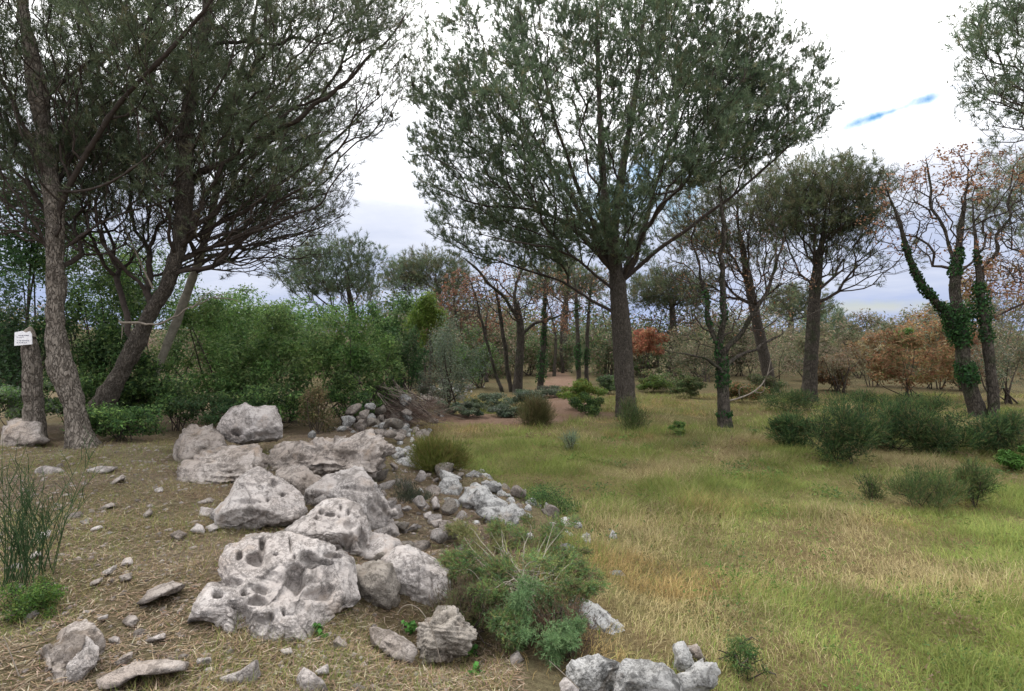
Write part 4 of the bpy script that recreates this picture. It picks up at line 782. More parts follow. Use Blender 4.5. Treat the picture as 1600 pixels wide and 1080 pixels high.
def oaks():
    oak('nearly bare oak with small ivy clad trunk right of the tall pine', hit(1133, 667), [
        ([(1134, 672), (1131, 630), (1129, 585), (1128, 555)], None, [.165, .15, .14, .13]),
        ([(1129, 560), (1112, 525), (1103, 470), (1090, 400), (1082, 330)], [0, .1, .3, .5, .6], [.07, .06, .05, .035, .015]),
        ([(1128, 560), (1130, 500), (1130, 430), (1126, 350), (1122, 290)], [0, 0, -.2, -.3, -.4], [.09, .075, .06, .04, .015]),
        ([(1130, 565), (1150, 525), (1185, 480), (1210, 425), (1228, 350)], [0, -.2, -.5, -.7, -.9], [.07, .06, .05, .035, .015]),
        ([(1129, 580), (1105, 560), (1065, 553), (1030, 545)], [0, -.3, -.6, -.9], [.04, .035, .025, .01]),
        ([(1130, 575), (1150, 560), (1180, 545), (1240, 500), (1290, 480)], [0, .3, .6, .9, 1.2], [.04, .035, .03, .02, .01])],
        [(1130, 390, 105, 115, 560), (1100, 500, 95, 55, 150), (1200, 460, 85, 75, 180)], 51, 1600, ivy=[(0, 0.15, 1, 1300, .04), (1, 0, .5, 400, .03), (2, 0, .4, 350, .03)], lsize=0.06)
    oak('twin trunked oak thickly wrapped in ivy at the right', 16.0, [
        ([(1530, 655), (1518, 610), (1505, 560), (1497, 500), (1491, 430), (1497, 380), (1505, 320), (1510, 260)], None, [.21, .19, .18, .16, .13, .085, .04, .012]),
        ([(1553, 650), (1551, 600), (1545, 550), (1536, 490), (1529, 440), (1524, 380), (1515, 300)], [-.3]*7, [.14, .13, .12, .11, .085, .045, .012]),
        ([(1503, 530), (1470, 485), (1440, 450), (1420, 405), (1405, 350), (1385, 300), (1370, 270)], [0, -.1, -.2, -.3, -.4, -.4, -.4], [.10, .10, .09, .075, .05, .025, .012]),
        ([(1492, 400), (1460, 340), (1450, 290), (1440, 240)], [0, .2, .4, .6], [.05, .04, .025, .01]),
        ([(1530, 440), (1560, 380), (1580, 320), (1600, 270)], [0, -.3, -.5, -.7], [.05, .04, .03, .01])],
        [(1490, 320, 118, 100, 620), (1570, 380, 80, 110, 380), (1410, 330, 65, 80, 190)], 52, 6500, ivy=[(0, 0.15, .68, 5200, .16), (1, 0.35, .75, 1500, .09), (2, 0, .62, 1900, .07)], lsize=0.085, r0=0.007)
    oak('dark bare oak with crooked spreading limbs at the back of the clearing', 23.0, [
        ([(808, 612), (811, 570), (814, 530), (812, 495), (808, 480)], None, [.19, .17, .16, .14, .12]),
        ([(812, 505), (790, 465), (765, 445), (745, 420), (720, 400)], [0, -.2, -.4, -.6, -.8], [.08, .07, .055, .04, .015]),
        ([(810, 490), (805, 455), (815, 420), (820, 380)], [0, .2, .4, .6], [.09, .07, .05, .02]),
        ([(813, 525), (835, 505), (870, 495), (910, 480)], [0, .3, .6, .9], [.07, .06, .045, .015])],
        [(800, 440, 105, 55, 340), (840, 480, 80, 35, 100)], 53, 1700, lsize=0.09, r0=0.008)
    oak('slim dark tree touching the crooked oak on its left', 23.5, [([(799, 612), (790, 560), (785, 510), (778, 470), (770, 440)], None, [.10, .09, .08, .06, .02])], [(775, 460, 45, 50, 110)], 54, 300, r0=0.008, lsize=.08)
    oak('slender leaning tree left of the crooked oak', 24.0, [([(785, 618), (770, 570), (757, 520), (745, 470), (735, 440)], None, [.07, .065, .055, .04, .015])], [(740, 465, 50, 50, 110)], 55, 700, r0=0.008, lsize=.08)
    oak('ivy covered trunk just right of the crooked oak', 24.5, [([(843, 605), (848, 560), (850, 510), (852, 460), (850, 420)], None, [.13, .12, .10, .07, .02])], [(850, 450, 45, 50, 110)], 56, 350, ivy=[(0, .1, .9, 1700, .11)], r0=0.008, lsize=.08)
    oak('left of two ivy clad stems standing close together behind the path', 28.0, [([(905, 600), (903, 560), (902, 510), (900, 460), (896, 430)], None, [.12, .11, .10, .07, .02])], [(895, 455, 50, 40, 90)], 57, 250, ivy=[(0, .15, .9, 1900, .14)], r0=0.009, lsize=.09)
    oak('right of two ivy clad stems standing close together behind the path', 28.2, [([(917, 600), (917, 560), (918, 510), (922, 460), (925, 430)], None, [.11, .10, .09, .06, .02])], [(925, 455, 45, 40, 90)], 58, 250, ivy=[(0, .2, .9, 1300, .11)], r0=0.009, lsize=.09)
    for i, (x, y, D, h) in enumerate(sorted(((690, 600, 30, 130), (735, 598, 33, 120), (865, 592, 33, 110), (880, 590, 36, 120), (760, 600, 29, 130), (945, 590, 36, 110), (1030, 590, 33, 100), (670, 605, 26, 120), (1085, 585, 36, 100), (1120, 580, 40, 90)))):
        oak(('leftmost', 'second from left', 'third from left', 'fourth from left', 'fifth from left', 'sixth from left', 'seventh from left', 'eighth from left', 'ninth from left', 'rightmost')[i]+' thin bare tree in the brown wood behind the clearing', D, [([(x, y), (x+(-1)**i*4, y-h*.4), (x+(-1)**i*2, y-h*.7), (x-(-1)**i*5, y-h)], None, [.10, .085, .06, .02])], [(x, y-h*.85, 42, h*.36, 110)], 600+i, 1100, r0=0.009, lsize=.11, group='thin bare trees behind the clearing', pal=[(0.16, 0.105, 0.07), (0.22, 0.13, 0.085), (0.12, 0.09, 0.06), (0.27, 0.12, 0.07)])
    oak('withered oak with reddish leaves at the back left of the clearing', 33.0, [([(718, 600), (716, 540), (712, 490), (708, 450)], None, [.13, .12, .09, .03])], [(718, 470, 48, 52, 130)], 59, 2600, r0=.009, lsize=.12, pal=[(0.30, 0.14, 0.085), (0.25, 0.13, 0.09), (0.2, 0.13, 0.09)])
oaks()
# ------------------------------------------------------------------ shrubs
GREEN = [(0.095, 0.171, 0.049), (0.126, 0.212, 0.061), (0.067, 0.124, 0.044), (0.157, 0.231, 0.079)]
DGREEN = [(0.046, 0.089, 0.034), (0.062, 0.116, 0.043), (0.039, 0.072, 0.034)]
GREY = [(0.135, 0.169, 0.115), (0.176, 0.203, 0.149), (0.101, 0.128, 0.088)]
LIME = [(0.13, 0.195, 0.039), (0.169, 0.234, 0.052), (0.098, 0.156, 0.036)]
HEATH = [(0.085, 0.13, 0.048), (0.11, 0.155, 0.055), (0.055, 0.085, 0.036), (0.15, 0.14, 0.065)]
RUST = [(0.26, 0.14, 0.075), (0.30, 0.19, 0.10), (0.20, 0.11, 0.06), (0.25, 0.20, 0.10)]
BEIGE = [(0.24, 0.20, 0.14), (0.19, 0.16, 0.11), (0.15, 0.15, 0.085), (0.28, 0.23, 0.17)]
def shrub(label, px, py, rx, ry, n, pal, D=None, dep=None, seed=0, leaf=0.045, blobs=16, asp=0.5, mat='leaf', group=None, name='shrub', kind='leaf', cat='bush', stems=7, nw=0.006, nl=0.06, basepy=None, w=None, rough=0.34, lowz=None, upz=0.9):
    """a lumpy crown of leafy clumps on stems; px,py,rx,ry = how wide and tall it stands in the view"""
    rg = np.random.default_rng(seed+2000); n = int(n*(0.52 if kind == 'leaf' and D is not None and D > 8 else 0.85))
    if D is None: D = hit(px, min(py+ry, 1070) if basepy is None else basepy)
    k = D/F; C = at(px, py, D); R = np.array([rx*k, dep or rx*k*0.8, ry*k])
    g = H(C[0], C[1]); base = np.array([C[0], C[1], g if lowz is None else lowz]); e = empty(name, base, label, cat, group)
    bc = unit(rg.normal(size=(blobs, 3)))*rg.random((blobs, 1))**0.4*0.86; br = rough*rg.uniform(0.6, 1.25, blobs)
    top = bc[:, 2] < -0.75; bc[top, 2] *= 0.6
    wt = br**2; i = rg.choice(blobs, n, p=wt/wt.sum()); v = unit(rg.normal(size=(n, 3)))
    s = (rg.random((n, 1))**0.45)*(1+0.35*vnoise(v*3+i[:, None]*5.1, seed)[:, None])
    p = C+(bc[i]+v*s*br[i][:, None])*R; p[:, 2] = np.maximum(p[:, 2], base[2]+0.01*rg.random(n))
    bl = rg.uniform(0.78, 1.22, (blobs, 1))*rg.uniform(0.93, 1.07, (blobs, 3))   # every clump its own shade of green
    cols = choose(pal, w or [1]*len(pal), n, rg)*bl[i]
    if kind == 'leaf':
        tri = D > 8; V, Fc = leaves(p, v+np.array([0, 0, .6]), leaf*(1.42 if tri else 1), rg, asp, tri); col = vcol(cols, 3 if tri else 4, rg)
    else:
        kp = rg.random(n) < 0.42; p, v, cols = p[kp], v[kp], cols[kp]; p = p-np.array([0, 0, nl*.8]); d = unit(v*0.7+np.array([0, 0, upz])+rg.normal(size=v.shape)*.25); q = 11; V, Fc = needles(p, d, q, nl*.55, nw, 0.55, rg, 0.3, nl*2.0); col = vcol(np.repeat(cols, q, 0), 3, rg)
    o = obj('foliage', mesh('foliage', V-base, [Fc], M[mat], col), e); o['kind'] = 'stuff'
    parts = []
    for b in range(min(stems, blobs)):
        q = C+bc[b]*R; a = base+np.array([rg.normal()*R[0]*.12, rg.normal()*R[1]*.12, -0.03]); m_ = (a+q)/2+rg.normal(size=3)*R*0.12
        P = resample(np.array([a, m_, q]), 0.12); parts.append(tube(P, np.linspace(max(0.006, R[2]*0.022), 0.004, len(P)), 5))
        for _ in range(4):
            j = rg.integers(len(P)//2, len(P)); tq = P[j]+rg.normal(size=3)*R*rough*0.6; parts.append(tube(np.array([P[j], (P[j]+tq)/2+rg.normal(size=3)*.02, tq]), np.array([.005, .004, .002]), 3))
    V, Fc = join(parts); obj('stems', mesh('stems', V-base, [Fc], M['twig'], None, True), e)
    return e
def shrubs():
    S = shrub
    # thicket on the left
    S('broad bright green evergreen shrub in front of the left thicket', 440, 565, 105, 95, 30000, GREEN, D=12.6, seed=1, blobs=42, leaf=0.05, rough=0.26)
    S('rounded green shrub at the right end of the left thicket', 560, 560, 75, 85, 20000, GREEN, D=13.2, seed=2, blobs=34, leaf=0.05, rough=0.26)
    S('tall green shrub behind the slender pale pine', 330, 555, 90, 100, 22000, GREEN, D=13.4, seed=3, blobs=36, leaf=0.05, rough=0.26)
    S('dark evergreen bush between the two leftmost pine trunks', 165, 530, 95, 110, 24000, DGREEN+GREEN, D=11.8, seed=4, blobs=34, leaf=0.05, rough=0.26)
    S('grey green shrub behind the white notice', 20, 540, 85, 120, 18000, DGREEN+[(0.07, 0.1, 0.06)], D=11.2, seed=5, blobs=30, leaf=0.05)
    S('dense dark tree behind the leftmost trunk', 30, 330, 110, 130, 16000, DGREEN, D=13.5, seed=6, blobs=30, leaf=0.07, cat='tree', name='evergreen_tree')
    S('dusky evergreen mass at the back of the left thicket', 240, 450, 120, 90, 18000, DGREEN+GREEN, D=15.5, seed=7, blobs=34, leaf=0.06)
    S('far green shrub showing above the left thicket', 420, 490, 110, 50, 14000, GREEN, D=18, seed=8, blobs=30, leaf=0.06, rough=0.28)
    S('low dark bush at the foot of the dark leaning pine', 190, 655, 75, 38, 12000, DGREEN+GREEN, D=9.6, seed=9, blobs=22, leaf=0.035)
    S('low dark green shrub at the foot of the thicket', 345, 640, 70, 30, 9000, DGREEN+[(0.06, .08, .03)], D=10.8, seed=10, blobs=18, leaf=0.035)
    S('grey green weedy bush left of the pale barked trunk', 40, 625, 60, 32, 10000, GREEN+GREY, D=9.8, seed=11, blobs=20, leaf=0.035)
    S('brownish dry shrub right of the perched boulder', 495, 640, 38, 45, 6000, [(0.16, .13, .07), (.09, .10, .04), (.2, .15, .09)], D=11.0, seed=12, blobs=16, leaf=0.03, mat='dead')
    S('very dark narrow shrub left of the grey green thicket', 632, 570, 36, 65, 12000, DGREEN, D=16.0, seed=13, blobs=22, leaf=0.05)
    S('egg shaped lime green shrub standing above the thicket', 666, 505, 36, 52, 15000, LIME, D=21, seed=14, blobs=30, leaf=0.06, rough=0.3, stems=4, basepy=None)
    S('green shrub above the dark narrow shrub', 610, 505, 45, 55, 10000, GREEN+DGREEN, D=19, seed=15, blobs=24, leaf=0.06)
    S('grey green olive like shrub left of the crooked oak', 705, 560, 52, 75, 12000, GREY, D=18.5, seed=16, blobs=26, leaf=0.055, asp=0.35)
    S('sparse grey shrub under the olive like shrub', 668, 605, 35, 32, 4500, GREY+[(.14, .11, .08)], D=16.5, seed=17, blobs=16, leaf=0.045, asp=0.35)
    S('grey green bush behind the slender leaning tree', 750, 560, 40, 50, 7000, GREY+GREEN, D=25, seed=18, blobs=22, leaf=0.07)
    # clearing, middle
    for i, (x, y, a, b) in enumerate(sorted(((770, 628, 38, 14), (735, 640, 28, 12), (815, 622, 40, 12), (860, 612, 35, 10), (790, 642, 30, 10), (700, 636, 24, 12)))):
        S(('leftmost', 'second from left', 'third from left', 'fourth from left', 'fifth from left', 'rightmost')[i]+' low grey green cushion shrub spread under the crooked oak', x, y, a, b, 4200, GREY+[(.06, .085, .045)], seed=30+i, blobs=16, leaf=0.04, group='low cushion shrubs under the oak', stems=4)
    S('bright yellow green bush at the edge of the path', 912, 612, 40, 20, 8000, LIME+[(.16, .17, .04)], seed=40, blobs=20, leaf=0.045, basepy=640)
    S('dark green bush in front of the bright yellow green bush', 918, 632, 28, 18, 5000, DGREEN+GREEN, seed=41, blobs=14, leaf=0.04)
    S('brown green tussock bush beside the red earth path', 836, 646, 24, 20, 4500, [(.11, .11, .045), (.14, .11, .06), (.08, .09, .035)], seed=42, blobs=14, kind='needle', nl=0.16)
    S('small dark upright shrub at the foot of the tall pine', 992, 648, 27, 24, 2600, HEATH, seed=43, blobs=16, kind='needle', nl=0.10, basepy=672)
    S('yellow green bush at the back corner of the grass by the wall', 690, 712, 55, 24, 7000, [(.13, .14, .035), (.10, .12, .03), (.16, .14, .05)], seed=44, blobs=20, kind='needle', nl=0.10)
    S('small grey weed standing in the far grass', 893, 688, 12, 16, 500, GREY, seed=45, blobs=8, kind='needle', nl=0.08)
    S('little green shrub in the grass behind the small ivy trunk', 1062, 670, 22, 14, 1800, GREEN+LIME, seed=46, blobs=10, leaf=.035)
    S('low dark bush behind the tall pine trunk', 1040, 588, 45, 16, 4000, HEATH+BEIGE[:1], D=24, seed=47, blobs=14, leaf=.06)
    for i, (x, y, a, b, pl, lab) in enumerate(((1075, 605, 34, 16, HEATH, 'low dark bush between the tall pine and the nearly bare oak'), (1160, 612, 38, 18, RUST[:2]+HEATH[:2], 'low russet bush under the slanting grey trunk'), (1190, 598, 34, 20, HEATH+OLIVE, 'low olive bush at the foot of the slanting grey trunk'), (1020, 600, 30, 14, HEATH+LIME, 'low green bush close behind the tall pine'), (955, 600, 28, 16, GREY+GREEN, 'low grey green bush left behind the tall pine'))):
        S(lab, x, y, a, b, 7000, pl, seed=420+i, blobs=18, leaf=.05, asp=.4, stems=4)
    # brown scrub on the right
    S('red leaved oak bush just right of the tall pine trunk', 1010, 535, 38, 30, 5200, [(.33, .13, .08), (.28, .12, .07), (.25, .16, .09)], D=26, seed=50, blobs=20, leaf=.085, mat='dead')
    S('wide rust coloured oak bush left of the ivy wrapped oak', 1425, 560, 78, 52, 9500, RUST+[(.14, .14, .06)], D=20.5, seed=51, blobs=34, leaf=.085, mat='dead', rough=.26)
    S('rust brown bush behind the wide oak bush', 1460, 530, 75, 45, 6000, RUST+GREY[:1], D=25, seed=52, blobs=26, leaf=.10, mat='dead')
    S('beige twiggy bush right of the straight dark trunk', 1315, 560, 52, 52, 8000, BEIGE, D=23, seed=53, blobs=28, leaf=.055, asp=.25, mat='dead')
    S('beige olive bush left of the straight dark trunk', 1215, 555, 55, 48, 8000, BEIGE+OLIVE, D=27, seed=54, blobs=28, leaf=.07, asp=.3, mat='dead')
    S('olive twiggy bush behind the nearly bare oak', 1100, 560, 60, 40, 7000, BEIGE+OLIVE, D=29, seed=55, blobs=26, leaf=.075, asp=.3, mat='dead')
    S('grey green scrub at the far right edge', 1580, 560, 60, 75, 10000, BEIGE+GREY+OLIVE, D=19, seed=56, blobs=28, leaf=.06, asp=.35)
    S('orange leaved twiggy bush high behind the ivy wrapped oak', 1560, 440, 60, 50, 3800, RUST, D=22, seed=57, blobs=24, leaf=.085, mat='dead')
    S('green patch of shrub among the rust bushes', 1420, 525, 28, 18, 2500, LIME+GREEN, D=23.5, seed=58, blobs=12, leaf=.07)
    ORD = ['leftmost', 'second', 'third', 'fourth', 'fifth', 'sixth', 'seventh', 'eighth', 'ninth', 'tenth']
    def nth(i, m): return 'leftmost' if i == 0 else 'rightmost' if i == m-1 else ORD[i]+' from left'
    rows = [('beige olive scrub on the rising ground behind the right pines', BEIGE+OLIVE, 'dead', [(1090, 545, 50, 42, 31), (1160, 540, 50, 42, 33), (1260, 548, 50, 40, 30), (1340, 535, 55, 42, 32), (1400, 528, 50, 36, 35), (1480, 520, 55, 45, 31), (1550, 510, 60, 55, 29)], .10),
            ('rust tinged scrub among the beige scrub on the right', RUST+BEIGE[:2], 'dead', [(1370, 560, 45, 36, 26), (1500, 560, 55, 50, 24), (1300, 585, 40, 25, 24)], .09),
            ('dull green brown scrub closing the back of the clearing', OLIVE+BEIGE[:2]+GREEN[:1], 'leaf', [(620, 545, 55, 55, 30), (690, 555, 50, 42, 31), (760, 550, 50, 45, 32), (830, 555, 45, 38, 34), (955, 550, 40, 40, 33), (1000, 565, 35, 28, 30), (880, 560, 28, 32, 38)], .10)]
    for j, (lab, pl, mt, pos, lf) in enumerate(rows):
        for i, (x, y, a, b, D) in enumerate(sorted(pos)):
            S(nth(i, len(pos))+' '+lab, x, y-6, a*1.12, b*1.15, 7500, pl, D=D, seed=300+20*j+i, blobs=30, leaf=lf*1.15, asp=.4, mat=mt, group=lab.split(' ')[0]+' scrub bushes', rough=.28, stems=5)
    for i, (x, y, a, b, D, lab) in enumerate(((410, 632, 85, 34, 11.6, 'low green bush under the broad bright shrub'), (275, 622, 62, 48, 11.2, 'leafy bush at the foot of the slender pale pine'), (205, 600, 60, 60, 11.4, 'bushy green growth between the dark and pale leaning trunks'), (110, 612, 55, 40, 10.6, 'low bush behind the foot of the pale barked trunk'), (545, 622, 60, 40, 12.4, 'low bush under the rounded green shrub'), (600, 628, 45, 30, 14.0, 'dim bush behind the brush heap'), (500, 535, 95, 70, 14.8, 'tall green shrub filling the middle of the left thicket'), (385, 520, 90, 70, 15.0, 'tall green shrub behind the broad bright shrub'), (130, 420, 120, 80, 14.5, 'dim evergreen behind the two leftmost trunks'))):
        S(lab, x, y, a, b, 9000 if b < 60 else 15000, (DGREEN if i < 5 else [])+GREEN, D=D, seed=380+i, blobs=26 if b < 60 else 36, leaf=.042 if b < 60 else .055, rough=.28)
    S('tangle of brown dead undergrowth on the wall beside the foreground juniper', 880, 985, 75, 50, 2200, [(.13, .09, .065), (.17, .12, .085), (.10, .075, .05)], D=3.75, dep=.3, seed=395, blobs=24, kind='needle', nl=.06, nw=.0035, mat='dead', stems=14)
    S('brown dead undergrowth under the left side of the juniper', 720, 960, 50, 48, 1500, [(.13, .09, .065), (.12, .11, .06), (.10, .075, .05)], D=3.8, dep=.25, seed=396, blobs=20, kind='needle', nl=.06, nw=.0035, mat='dead', stems=12)
    # dark heath bushes on the right
    for i, (x, y, a, b, lab) in enumerate(((1240, 668, 38, 34, 'leftmost dark heath bush edging the clearing on the right'), (1320, 668, 62, 46, 'largest dark heath bush left of the ivy wrapped oak'), (1400, 660, 55, 42, 'middle dark heath bush edging the clearing on the right'), (1470, 668, 58, 40, 'dark heath bush at the foot of the ivy wrapped oak'), (1235, 620, 60, 22, 'low heath bush at the foot of the straight dark trunk'), (1345, 628, 65, 24, 'heath bush behind the largest heath bush'), (1440, 625, 55, 22, 'heath bush under the rust coloured oak bush'), (1560, 672, 45, 36, 'dim heath bush at the right edge beside the twin trunks'))):
        S(lab, x, y+5, a*.95, b*(.85, 1.08, .9, 1.0)[i % 4], 5600 if b > 30 else 3600, HEATH+DGREEN, seed=70+i, blobs=44, kind='needle', nl=0.085, nw=0.012, upz=0.5, rough=0.2, group='heath bushes at the right of the clearing')
    S('small pinkish dry bush at the far right edge', 1592, 662, 16, 22, 1500, BEIGE, D=11.6, seed=79, blobs=12, leaf=.03, mat='dead')
    S('bright green leafy plant at the right edge of the clearing', 1590, 716, 28, 18, 2600, [(.07, .15, .03), (.09, .18, .04)], seed=80, blobs=14, leaf=.05)
    S('wispy little juniper left of the small dark junipers', 1362, 756, 17, 26, 700, HEATH, seed=81, blobs=10, kind='needle', nl=.07, name='juniper')
    S('wide small dark juniper in the open grass', 1450, 762, 48, 32, 3600, HEATH, seed=82, blobs=22, kind='needle', nl=.07, name='juniper')
    S('upright small dark juniper rightmost in the open grass', 1525, 758, 23, 38, 2600, HEATH, seed=83, blobs=16, kind='needle', nl=.07, name='juniper')
    # by the wall
    JUN = [(0.12, 0.20, 0.07), (0.16, 0.23, 0.075), (0.095, 0.16, 0.07), (0.21, 0.23, 0.085), (0.17, 0.13, 0.08)]
    YEL = [(.20, .205, .08), (.16, .19, .075), (.22, .20, .10)]; PAL = [(.13, .215, .095), (.16, .24, .11), (.10, .165, .075)]
    cl = [(735, 840, 44, 32, YEL), (795, 832, 40, 28, YEL+JUN), (862, 842, 46, 30, JUN), (722, 888, 34, 28, JUN), (785, 895, 44, 34, JUN), (858, 890, 46, 28, JUN), (905, 885, 30, 34, JUN), (752, 948, 42, 32, JUN), (822, 955, 50, 36, PAL), (880, 940, 40, 34, JUN), (848, 1000, 38, 26, PAL), (795, 985, 34, 24, PAL+JUN)]
    rg = np.random.default_rng(4242); P_ = []; D_ = []; C_ = []; st = []; D0 = hit(815, 930); root = np.array([(815-800)/F*D0, D0, 0]); root[2] = H(root[0], root[1])
    for px, py, rx, ry, pl in cl:
        D = hit(px, py+10)-0.2; k = D/F; C = at(px, py, D); Rr = np.array([rx*k, rx*k*.8, ry*k*.9])
        for _ in range(9):
            bc = C+rg.normal(size=3)*Rr*.5; out = unit(bc-root-np.array([0, 0, .1])); out[2] = out[2]*.4+.05; m = 165
            t = rg.random((m, 1)); ax = unit(out+rg.normal(size=3)*.3); L_ = rg.uniform(.13, .26)
            p = bc+ax*(t-.5)*L_+rg.normal(size=(m, 3))*.034*(1.25-t); P_.append(p); D_.append(unit(ax+rg.normal(size=(m, 3))*.55+np.array([0, 0, .1])))
            C_.append(choose(pl, [1]*len(pl), m, rg)*rg.uniform(.72, 1.2))
            Q = resample(np.array([root+rg.normal(size=3)*.05, (root+bc)/2+rg.normal(size=3)*.06, bc-ax*L_*.5, bc+ax*L_*.5]), .05); st.append(tube(Q, np.linspace(.006, .0012, len(Q)), 4))
    P_, D_, C_ = map(np.concatenate, (P_, D_, C_)); e = empty('juniper', root, 'feathery green juniper sprawling over the wall in the foreground', 'bush')
    V, Fc = needles(P_, D_, 9, .026, .0042, .75, rg, .1, .05); o = obj('foliage', mesh('foliage', V-root, [Fc], M['leaf'], vcol(np.repeat(C_, 9, 0), 3, rg)), e); o['kind'] = 'stuff'
    V, Fc = join(st); obj('stems', mesh('stems', V-root, [Fc], M['paletrunk'], None, True), e)['kind'] = 'stuff'
    S('dark leafy bush in the grass behind the white wall stones', 850, 800, 72, 46, 16000, DGREEN+GREEN, D=6.9, seed=93, blobs=34, leaf=.022)
    S('small grey green heath growing in the wall rubble', 640, 785, 38, 38, 3200, [(.06, .08, .055), (.08, .09, .06), (.09, .08, .06)], D=6.4, seed=94, blobs=18, kind='needle', nl=.05, nw=.004)
    S('green weeds on the grass side of the wall end', 1165, 1030, 45, 36, 2600, [(.05, .10, .03), (.07, .13, .04), (.10, .12, .04)], D=None, seed=95, blobs=16, leaf=.018, asp=.3)
    S('low leafy weeds in the lower left bank', 38, 945, 62, 42, 7000, [(.06, .12, .025), (.09, .14, .03), (.05, .09, .03)], D=3.5, seed=96, blobs=24, leaf=.016)
    for i, (x, y, D) in enumerate(((638, 985, 3.3), (497, 990, 3.15), (742, 1052, 2.9), (735, 1020, 3.2))):
        S('tiny bright green broad leaved weed between the foreground rocks', x, y, 17, 12, 60, [(.07, .18, .04), (.09, .22, .05)], D=hit(x, y+8), seed=97+i, blobs=9, leaf=.035, asp=.8, group='tiny weeds between foreground rocks', stems=3)
shrubs()
# ------------------------------------------------------------------ far woods on the rising ground
def far_wood():
    rg = np.random.default_rng(77); c = []; R = []
    for i in range(400):
        y = 33+55*rg.random()**1.5; x = rg.uniform(-1.1, 1.1)*y; q = x/y
        s = rg.uniform(1.4, 2.6)*(1.0 if q < -0.25 else 1.35 if q < 0.15 else 1.1 if q < 0.45 else 0.78)
        if y < 46 and abs(x-0.085*y) < 2.0: continue
        c.append((x, y, H(x, y)+s*0.8)); R.append(s)
    c = np.array(c); R = np.array(R); n = 150000; i = rg.choice(len(c), n, p=(R**2/c[:, 1]**1.3)/(R**2/c[:, 1]**1.3).sum())
    v = unit(rg.normal(size=(n, 3))); lump = 1+0.22*fbm(v*2.2+i[:, None]*3.3, 2, 4)
    p = c[i]+v*(R[i]*lump*np.minimum(rg.random(n)**0.4, 1))[:, None]*np.array([0.95, 0.95, 1.15])
    hue = np.array([(0.085, 0.11, 0.05), (0.10, 0.11, 0.055), (0.17, 0.125, 0.075), (0.07, 0.095, 0.05), (0.19, 0.15, 0.11)])[rg.integers(5, size=len(c))]
    V, Fc = leaves(p, v+np.array([0, 0, .5]), (0.0058*p[:, 1:2]), rg, 0.5, True)
    o = obj('distant_wood', mesh('distant_wood', V, [Fc], M['leaf'], vcol(hue[i], 3, rg)))
    tag(o, 'mixed green and brown wood closing off the background', 'wood', kind='stuff')
far_wood()
